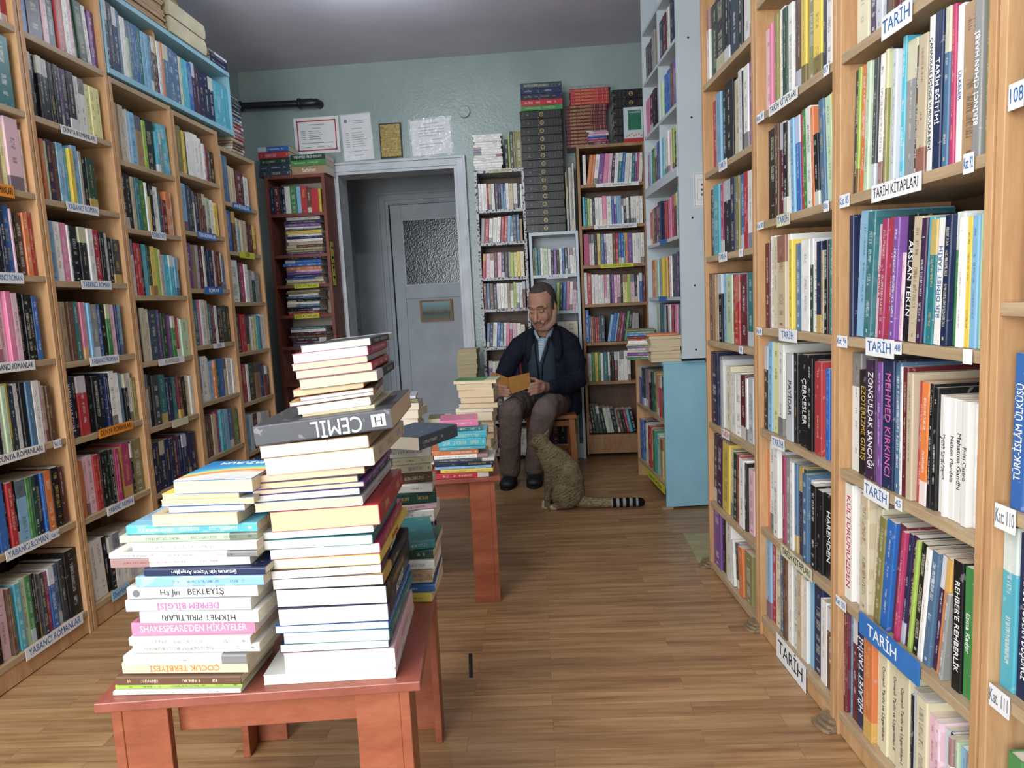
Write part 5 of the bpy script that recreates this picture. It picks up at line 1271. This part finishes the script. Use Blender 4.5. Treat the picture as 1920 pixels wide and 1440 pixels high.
# ledgers and paper bundles above the left bookcases
mu = umat('u')
o = empty('paper_bundle', mat=mu @ Matrix.Translation((.02, .02, 2.5125))); tag(o, 'pile of browned newspapers on the light blue rack, touching the ceiling edge of the photo', 'paper bundle', 'bundles on the light blue rack')
g = MB()
for k in range(22): g.box(.10 + jit(.008), .50 + jit(.01), -.02 + jit(.008), .20, k * .0115, k * .0115 + .0108)
g.build('newspapers', M['cardboard'], o)
o = empty('paper_bundle', mat=mu @ Matrix.Translation((.02, .02, 2.5125))); tag(o, 'brown bundle standing behind the two cream ledgers on the light blue rack', 'paper bundle', 'bundles on the light blue rack')
g = MB()
for k in range(24): g.box(.53 + jit(.006), .80 + jit(.006), .06 + jit(.005), .21, k * .0115, k * .0115 + .0108)
g.build('papers', M['cardboard'], o)
for k in range(2):
    o = empty('ledger', mat=mu @ Matrix.Translation((.545, -.015, 2.5128 + k * .078))); tag(o, ('lower' if k == 0 else 'upper') + ' of two thick cream ledgers with rounded spines on the light blue rack', 'ledger', 'cream ledgers on the rack')
    prof = [(.0, .0), (.07, -.0)]
    g = MB(); pts = []
    for j in range(9):
        a_ = -PI / 2 + PI * j / 8; pts.append((.34 + .022 * math.cos(a_), .036 + .036 * math.sin(a_)))
    poly = [(0, 0)] + pts + [(0, .072)]
    mm = Matrix(((1, 0, 0, 0), (0, 0, 1, 0), (0, 1, 0, 0), (0, 0, 0, 1)))
    g.prism(poly, 0, .075, mm, smooth=False); g.build('cover', plain('old_cream_cover', 'b5ab90', .8, .08, 10), o)
z_ = 2.5127
for t, c, nm in ((.030, 'n', 'lower navy'), (.022, 'n', 'middle navy'), (.014, 'w', 'white')):
    m = mu @ Matrix.Translation((.97, .0, z_))
    a = Vector((mu[0][0], mu[1][0], 0)); d = Vector((mu[0][1], mu[1][1], 0)); p = m.translation
    book(frame(p + a * .20, Vector((0, 0, 1)), d, -a), t - .0005, .2, .20, c, label=f"{nm} book at the far end of the light blue rack's top", group='books on top of the blue rack', must=True); z_ += t
# flat stack at the end of the left row
ms = umat('S'); a = Vector((ms[0][0], ms[1][0], 0)); d = Vector((ms[0][1], ms[1][1], 0)); z_ = 2.0755
for i, c in enumerate('zCzRRCrerPrKCbKeKkiiKi'):
    t = .012 + rnd.random() * .007
    p = ms.translation + a * (.385 + jit(.008)) + d * (.02 + jit(.006)); p.z = z_
    book(frame(p, Vector((0, 0, 1)), d, -a), t - .0005, .17, .155, c, label=f"slim {CNAME[c]} book lying {ORD[i + 1]} from the bottom, stack on the fifth bookcase on the left", group='books in the stack on the fifth bookcase'); z_ += t
# little dark bookcase in the far left corner
UNITS['x'] = (-2.02, 4.36, 0, 1); UNITW['x'] = .42; 
ob = bookcase('x', 'bookcase', 'dark low bookcase squeezed in the far left corner', 1.40, [.08, .40, .72, 1.06], M['mahogany'], M['mahogany'], DB, depth=.2)
WHERE['x'] = 'dark corner bookcase at left'; GAP['x'] = .30; SIDE['x'] = .02
for k, (z, s) in enumerate(((1.06, '14h80/-3 14b80/-3 16e80/-3 14P78/-3 18V78/-3 20e78/-3 22K76/-3 26i76/-3 30w78/-3'), (.72, '20c80/-3 16w80/-3 18y82/-3 12l80/-3 20E80/-3 24w80/-3 30k80/-3'), (.40, '18k80/-3 20w80/-3 16a80/-3 22C80/-3 24h80/-3 30e80/-3'))):
    shelf_row('x', z, 30, s)
# yellow notes on the side of the red-brown bookcase
o = empty('sticky_notes', mat=umat('r') @ Matrix.Translation((UNITW['r'] + .001, .05, 1.62))); tag(o, 'strip of yellow notes hanging on the side of the red-brown bookcase', 'note')
g = MB()
for k in range(2): g.box(0, .0012, -.03, .03, -.16 * k - .13, -.16 * k + .02)
g.build('paper_strip', M['yellow_paper'], o); g = MB()
for k in range(4): g.box(.0012, .0018, -.02, .02, -.07 * k - .03, -.07 * k - .012)
g.build('lettering', M['ink_black'], o)

o = empty('metal_strip', (-.332, 2.145, 0), math.radians(8)); tag(o, 'short worn metal strip let into the floor beside the near table', 'strip')
MB().box(-.006, .006, -.075, .075, .0004, .0022).build('strip', M['metal'], o)

# ------------------------------------------------------------------ stools
def stool(x, y, yaw, lab, S=.34, Hh=.40):
    o = empty('wooden_stool', (x, y, 0), yaw); tag(o, lab, 'stool')
    h = S / 2
    MB().box(-h, h, -h, h, Hh - .028, Hh).build('seat', M['stool_wood'], o, bevel=.006)
    for sx in (-1, 1):
        for sy in (-1, 1):
            g = MB(); t = .021; c = h - .032
            vs = []
            for z, k in ((0, c + .012), (Hh - .028, c)):
                for ax_, ay_ in ((-t, -t), (t, -t), (t, t), (-t, t)): vs.append((sx * k + ax_, sy * k + ay_, z))
            g.add(vs, [(0, 3, 2, 1), (4, 5, 6, 7), (0, 1, 5, 4), (1, 2, 6, 5), (2, 3, 7, 6), (3, 0, 4, 7)]); g.build('leg', M['stool_wood'], o, bevel=.004)
    c = h - .03
    for z in (Hh - .075, .10):
        for s in (-1, 1):
            MB().box(-c + .02, c - .02, s * c - .009, s * c + .009, z, z + .036).build('stretcher', M['stool_wood'], o, bevel=.002)
            MB().box(s * c - .009, s * c + .009, -c + .02, c - .02, z - .045, z - .009).build('stretcher', M['stool_wood'], o, bevel=.002)
    return o
stool(-.095, 4.74, math.radians(3), 'wooden stool the man sits on, behind the cat')
stool(-.640, 4.86, 0, 'added wooden stool, unseen support under the old book stack by the doorway', S=.2, Hh=.4395)  # stool added as hidden support; what really holds this stack is unseen

# ------------------------------------------------------------------ the man reading
HC = Vector((-.113, 4.605, 1.100))
HR = Matrix.Rotation(math.radians(-24), 4, 'Z') @ Matrix.Rotation(math.radians(20), 4, 'X')
HM = Matrix.Translation(HC) @ HR @ Matrix.Diagonal((1.0, 1.0, 1.03, 1))
def head_mb():
    g = MB()
    g.ell((0, .016, .040), (.086, .102, .106), seg=24, rings=16)
    g.ell((0, -.022, -.026), (.074, .074, .092), seg=24, rings=16)
    g.ell((0, -.048, -.104), (.042, .038, .032))                 # chin
    for s in (-1, 1):
        g.tube([(s * .070, .024, -.030), (s * .062, -.010, -.085), (s * .030, -.050, -.112)], [.024, .027, .022])     # jaw
        g.ell((s * .036, -.064, -.030), (.034, .028, .036))      # cheek
        g.ell((s * .088, .020, -.006), (.009, .021, .033), Matrix.Rotation(s * .22, 3, 'Z'))                           # ear
        g.ell((s * .086, .014, -.032), (.008, .012, .013))
        g.ell((s * .034, -.081, .012), (.018, .012, .0115))      # lid over the lowered eye
        g.ell((s * .0165, -.106, -.042), (.011, .011, .0090))    # nostril wing
    g.tube([(-.060, -.064, .032), (-.032, -.086, .038), (0, -.088, .036), (.032, -.086, .038), (.060, -.064, .032)], [.011, .0135, .012, .0135, .011])
    g.tube([(0, -.084, .030), (0, -.104, -.006), (0, -.121, -.036)], [.0105, .0125, .0150])
    g.ell((0, -.118, -.039), (.014, .013, .0125))
    g.tube([(-.030, -.086, -.066), (0, -.100, -.062), (.030, -.086, -.066)], [.010, .012, .010])
    g.tube([(-.022, -.086, -.084), (0, -.096, -.085), (.022, -.086, -.084)], [.008, .009, .008])
    return g
def finger(g, pts, r): g.tube(pts, [r * 1.08, r, r * .94, r * .82][:len(pts)], 10)
def hand_parts(g, side):
    if side < 0:      # his right hand, left in the photo
        g.ell((-.395, 4.365, .612), (.034, .030, .040)); g.tube([(-.398, 4.46, .605), (-.397, 4.39, .610)], [(.030, .024), (.030, .026)])
        for k, (z, L) in enumerate(((.644, .074), (.624, .086), (.605, .084), (.588, .068))):
            x0 = -.412 + .004 * k
            finger(g, [(x0, 4.352 - .004 * k, z), (x0 + .022, 4.315, z - .002), (x0 + .022 + L * .45, 4.292, z - .006), (x0 + L * .95, 4.288, z - .010)], .0110)
        finger(g, [(-.392, 4.385, .635), (-.375, 4.375, .665), (-.350, 4.360, .676)], .0105)
    else:
        g.ell((-.140, 4.372, .622), (.038, .030, .040)); g.tube([(-.088, 4.46, .602), (-.130, 4.395, .616)], [(.031, .026), (.033, .029)])
        for k, (z, L) in enumerate(((.648, .074), (.627, .084), (.607, .080), (.589, .062))):
            x0 = -.128 - .003 * k
            finger(g, [(x0, 4.358, z), (x0 - .026, 4.322 - .002 * k, z + .001), (x0 - .028 - L * .42, 4.308, z - .004), (x0 - L * .95, 4.306, z - .009)], .0112)
        finger(g, [(-.146, 4.392, .645), (-.172, 4.386, .668), (-.200, 4.376, .672)], .0112)
g = head_mb().xf(HM)
g.tube([(-.110, 4.655, 1.03), (-.108, 4.672, .96), (-.104, 4.705, .88)], [.054, .056, .050], 14)          # neck
g.tube([(-.10, 4.735, .82), (-.10, 4.74, .70), (-.11, 4.745, .52)], [(.100, .060), (.115, .075), (.12, .08)], 16, side=(1, 0, 0))
for sh, el, wr in (((-.27, 4.69, .85), (-.385, 4.63, .64), (-.398, 4.44, .606)), ((.07, 4.70, .84), (.105, 4.64, .60), (-.088, 4.45, .603))):
    g.tube([(-.10, 4.735, .83), sh, el, wr], [.040, .042, .036, .026], 12)
for hp, kn, an in (((-.21, 4.74, .455), (-.318, 4.315, .470), (-.352, 4.42, .10)), ((-.02, 4.74, .455), (-.118, 4.315, .462), (-.200, 4.45, .10))):
    g.tube([hp, kn], [.07, .052], 12); g.tube([kn, an], [.050, .036], 12)
hand_parts(g, -1); hand_parts(g, 1)
man = g.build('person', M['skin'], remesh=.0040, smooth_it=7)
tag(man, 'man with greying hair and moustache, dark jacket, seated on a stool reading an ochre book', 'person')
# clothes
j = MB(); S = (1, 0, 0)
j.tube([(-.085, 4.755, .44), (-.085, 4.745, .58), (-.095, 4.725, .74), (-.100, 4.705, .84), (-.103, 4.71, .875)], [(.180, .115), (.172, .12), (.178, .118), (.165, .085), (.080, .040)], 20, side=S)
j.tube([(-.17, 4.71, .875), (-.275, 4.69, .852), (-.345, 4.665, .755), (-.392, 4.625, .645), (-.402, 4.55, .612), (-.402, 4.462, .606)], [.055, .072, .066, .062, .052, .044], 16)
j.tube([(-.04, 4.71, .875), (.062, 4.70, .845), (.098, 4.685, .73), (.100, 4.655, .615), (.02, 4.56, .594), (-.070, 4.462, .601)], [.055, .076, .069, .064, .055, .045], 16)
j.tube([(.055, 4.77, .62), (.062, 4.79, .42)], [(.07, .09), (.065, .09)], 14, side=S)
j.tube([(-.195, 4.650, .875), (-.185, 4.690, .940), (-.150, 4.735, .985), (-.105, 4.750, 1.00), (-.055, 4.735, .995), (-.022, 4.690, .955), (-.030, 4.650, .890)], [.024, .026, .026, .026, .026, .027, .024], 12)
j.tube([(-.20, 4.71, .925), (-.28, 4.70, .865)], [.045, .055], 12); j.tube([(-.01, 4.72, .935), (.065, 4.71, .865)], [.045, .058], 12)
j.tube([(-.028, 4.66, .93), (-.020, 4.640, .86), (-.030, 4.628, .78)], [.030, .036, .034], 12); j.tube([(-.198, 4.66, .92), (-.205, 4.640, .86), (-.205, 4.628, .78)], [.028, .034, .032], 12)
j.build('jacket', M['jacket'], man, remesh=.006, smooth_it=6)
v = MB()
v.tube([(-.125, 4.665, .50), (-.128, 4.645, .62), (-.128, 4.625, .75), (-.118, 4.625, .84), (-.112, 4.650, .890)], [(.100, .075), (.098, .065), (.092, .055), (.082, .045), (.058, .03)], 18, side=S)
v.build('vest', M['vest'], man, remesh=.006, smooth_it=4)
v = MB()
v.tube([(-.140, 4.575, .76), (-.130, 4.577, .82), (-.122, 4.588, .865), (-.116, 4.612, .892)], [(.006, .010), (.016, .014), (.026, .02), (.032, .022)], 16, side=S)
v.build('shirt', M['shirt'], man, remesh=.0045, smooth_it=2)
for s, pts in ((-1, [(-.168, 4.65, .950), (-.155, 4.604, .920), (-.126, 4.582, .880)]), (1, [(-.050, 4.66, .965), (-.072, 4.612, .925), (-.108, 4.584, .882)])):
    c = MB(); c.tube(pts, [(.016, .006), (.017, .005), (.006, .004)], 10, side=(0, 0, 1)); c.build('shirt_collar', M['shirt'], man)
for pts in ([(-.165, 4.615, .92), (-.170, 4.570, .84), (-.160, 4.560, .74), (-.150, 4.570, .60)], [(-.075, 4.61, .925), (-.090, 4.565, .84), (-.125, 4.560, .74), (-.135, 4.575, .60)]):
    c = MB(); c.tube(pts, [.0045] * 4, 8); c.build('vest_zip', M['jacket'], man)
t = MB()
t.ell((-.105, 4.755, .462), (.185, .13, .075))
t.tube([(-.20, 4.74, .465), (-.27, 4.52, .485), (-.322, 4.325, .487)], [(.092, .078), (.088, .074), (.076, .070)], 16)
t.tube([(-.02, 4.74, .465), (-.065, 4.52, .485), (-.116, 4.325, .480)], [(.095, .080), (.092, .076), (.078, .072)], 16)
t.tube([(-.325, 4.325, .475), (-.338, 4.345, .32), (-.354, 4.400, .095)], [(.077, .074), (.068, .068), (.067, .070)], 16)
t.tube([(-.118, 4.325, .470), (-.160, 4.355, .32), (-.200, 4.420, .095)], [(.079, .075), (.070, .069), (.065, .070)], 16)
t.build('trousers', M['trousers'], man, remesh=.006, smooth_it=5)
for nm, h, toe, yw in (('shoe', (-.352, 4.44), (-.372, 4.270), 0), ('shoe', (-.200, 4.46), (-.204, 4.290), 0)):
    c = MB(); hx, hy = h; tx, ty = toe
    c.tube([(hx, hy, .048), (hx, hy - .02, .085)], [(.037, .04), (.036, .038)], 14)
    c.tube([(hx, hy + .01, .040), ((hx + tx) / 2, (hy + ty) / 2, .036), (tx, ty, .030)], [(.042, .036), (.050, .034), (.048, .025)], 16, side=(1, 0, 0))
    s_ = c.build(nm, M['shoe'], man, remesh=.005, smooth_it=3)
    so = MB(); n = 20; P = []
    dx, dy = tx - hx, ty - hy; L = math.hypot(dx, dy); ux, uy = dx / L, dy / L
    for k in range(n):
        a_ = 2 * PI * k / n; al = (L / 2 + .046) * math.cos(a_); ac = (.050 + .004 * math.cos(a_)) * math.sin(a_)
        P.append(((hx + tx) / 2 + ux * al - uy * ac, (hy + ty) / 2 + .004 + uy * al + ux * ac))
    so.prism(P, .0, .016); so.build('sole', M['rubber'], s_, bevel=.003)
# hair, brows, moustache
h = MB(); h.ell((0, .038, .060), (.0885, .094, .094), seg=24, rings=16); h.ell((0, .052, .012), (.086, .074, .072)); h.ell((0, .000, .106), (.058, .056, .040))
for s in (-1, 1): h.ell((s * .080, -.004, .030), (.010, .022, .040))
h.xf(HM).build('hair', M['hair'], man, remesh=.0045, smooth_it=3)
b_ = MB(); b_.ell((0, -.0485, -.1045), (.0432, .0392, .0330))
for s in (-1, 1): b_.tube([(s * .0705, .018, -.034), (s * .0625, -.011, -.0855), (s * .030, -.0505, -.1125)], [.0246, .0280, .0230])
b_.xf(HM).build('beard_stubble', plain('grey_stubble_skin', '99796a', .7, .08, 300), man, remesh=.0045, smooth_it=4)
for s in (-1, 1):
    e = MB(); e.tube([(s * .015, -.101, .040), (s * .034, -.100, .046), (s * .054, -.084, .040)], [(.0038, .0022)] * 3, 8); e.xf(HM).build('eyebrow', M['hair'], man)
    e = MB(); e.tube([(s * .018, -.0900, .0050), (s * .027, -.0925, .0032), (s * .034, -.0930, .0028), (s * .043, -.0905, .0034), (s * .050, -.0850, .0056)], [.0013] * 5, 8); e.xf(HM).build('eyelashes', M['hair'], man)
    
e = MB(); e.tube([(-.032, -.093, -.063), (-.014, -.108, -.055), (0, -.110, -.054), (.014, -.108, -.055), (.032, -.093, -.063)], [(.004, .003), (.0085, .0045), (.008, .0045), (.0085, .0045), (.004, .003)], 10); e.xf(HM).build('moustache', M['stubble'], man)
e = MB(); e.tube([(-.019, -.0965, -.0745), (0, -.1055, -.0735), (.019, -.0965, -.0745)], [.003, .0042, .003], 8); e.xf(HM).build('mouth', M['lip'], man)

# the open book in his hands
bk = empty('open_book', (-.330, 4.285, .64)); tag(bk, 'open ochre clothbound book held in the hands of the seated man', 'book')
sp0, sp1 = Vector((-.326, 4.292, .588)), Vector((-.338, 4.318, .690))
def panel(g, p0, p1, e0, e1, th, off=0.0, inset=0.0):
    n = (p1 - p0).cross(e0 - p0).normalized()
    if n.y < 0: n = -n
    q = [p0, e0, e1, p1]; c = sum(q, Vector()) / 4; q = [p + (c - p) * inset for p in q]
    vs = [p + n * off for p in q] + [p + n * (off + th) for p in q]
    g.add(vs, [(0, 1, 2, 3), (7, 6, 5, 4), (0, 4, 5, 1), (1, 5, 6, 2), (2, 6, 7, 3), (3, 7, 4, 0)])
eL0, eL1 = Vector((-.425, 4.352, .640)), Vector((-.440, 4.378, .726)); eR0, eR1 = Vector((-.193, 4.330, .622)), Vector((-.202, 4.352, .712))
c = MB(); panel(c, sp0, sp1, eL0, eL1, .003); panel(c, sp0, sp1, eR0, eR1, .003); c.tube([sp0, sp1], [.004, .004], 8)
c.xf(Matrix.Translation((.330, -4.285, -.64))).build('cover', M['ochre'], bk)
c = MB(); panel(c, sp0, sp1, eL0, eL1, .018, .0035, .03); panel(c, sp0, sp1, eR0, eR1, .006, .0035, .04)
c.xf(Matrix.Translation((.330, -4.285, -.64))).build('page_block', plain('old_page_paper', 'cdb98c', .8, .05, 40), bk)

# ------------------------------------------------------------------ the cat
c = MB()
c.tube([(.012, 3.87, .085), (.002, 3.87, .145), (-.018, 3.87, .200), (-.064, 3.872, .262), (-.112, 3.880, .318)], [(.088, .074), (.098, .078), (.099, .074), (.083, .062), (.060, .050)], 20, side=(1, 0, 0))
c.ell((.022, 3.87, .078), (.080, .082, .074))
c.ell((-.005, 3.812, .078), (.082, .036, .074)); c.ell((-.005, 3.928, .078), (.082, .036, .074))          # haunches
c.tube([(-.035, 3.820, .03), (-.080, 3.810, .016)], [(.028, .022), (.018, .014)], 12)                       # hind paw
c.tube([(-.035, 3.920, .03), (-.080, 3.930, .016)], [(.028, .022), (.018, .014)], 12)
for y in (3.838, 3.899):
    c.tube([(-.078, y + (.015 if y < 3.87 else -.01), .225), (-.096, y, .16), (-.106, y, .10), (-.110, y, .035)], [.044, .030, .020, .0165], 12)
    c.tube([(-.106, y, .020), (-.128, y, .014)], [(.019, .016), (.018, .013)], 12)
# head: turned away and up, towards the man
CM = Matrix.Translation((-.137, 3.892, .368)) @ Matrix.Rotation(math.radians(-52), 4, 'Z') @ Matrix.Rotation(math.radians(14), 4, 'Y')
hd_ = MB()
hd_.ell((0, 0, 0), (.055, .054, .047)); hd_.ell((-.040, 0, -.012), (.026, .026, .020)); hd_.ell((-.028, .026, -.014), (.026, .024, .021)); hd_.ell((-.028, -.026, -.014), (.026, .024, .021))
hd_.ell((-.064, 0, -.004), (.007, .008, .006))
for s in (-1, 1):
    hd_.add([(-.012, s * .014, .036), (.014, s * .020, .034), (.010, s * .052, .018), (-.014, s * .050, .020), (-.004, s * .054, .070)], [(0, 1, 4), (1, 2, 4), (2, 3, 4), (3, 0, 4), (3, 2, 1, 0)] if s > 0 else [(1, 0, 4), (2, 1, 4), (3, 2, 4), (0, 3, 4), (0, 1, 2, 3)])
hd_.xf(CM)
c.v += []; n0 = len(c.v); c.add(hd_.v, hd_.f, True)
c.tube([(-.090, 3.878, .295), (-.128, 3.889, .350)], [.060, .050], 16)
cat = c.build('cat', M['fur'], remesh=.0038, smooth_it=3)
tag(cat, 'brown tabby cat sitting on the floor, back to the viewer, looking up at the man', 'cat')
t = MB(); t.tube([(.055, 3.855, .038), (.10, 3.84, .031), (.17, 3.832, .027), (.25, 3.83, .026), (.33, 3.83, .027), (.40, 3.83, .026)], [.036, .031, .027, .0255, .026, .0245], 16)
t.build('tail', M['tail'], cat, remesh=.004, smooth_it=1)
for y in (3.838, 3.899):
    q = MB(); q.tube([(-.116, y, .0140), (-.132, y, .0130)], [(.0195, .0138), (.0185, .0124)], 12); q.build('paw', M['cat_pale'], cat)
q = MB(); q.tube([(-.070, 3.811, .0150), (-.086, 3.809, .0145)], [(.0175, .0142), (.0165, .0135)], 12); q.build('paw', M['cat_pale'], cat)

# ------------------------------------------------------------------ build every book
made = make_all_books(300)
print('books made', made)
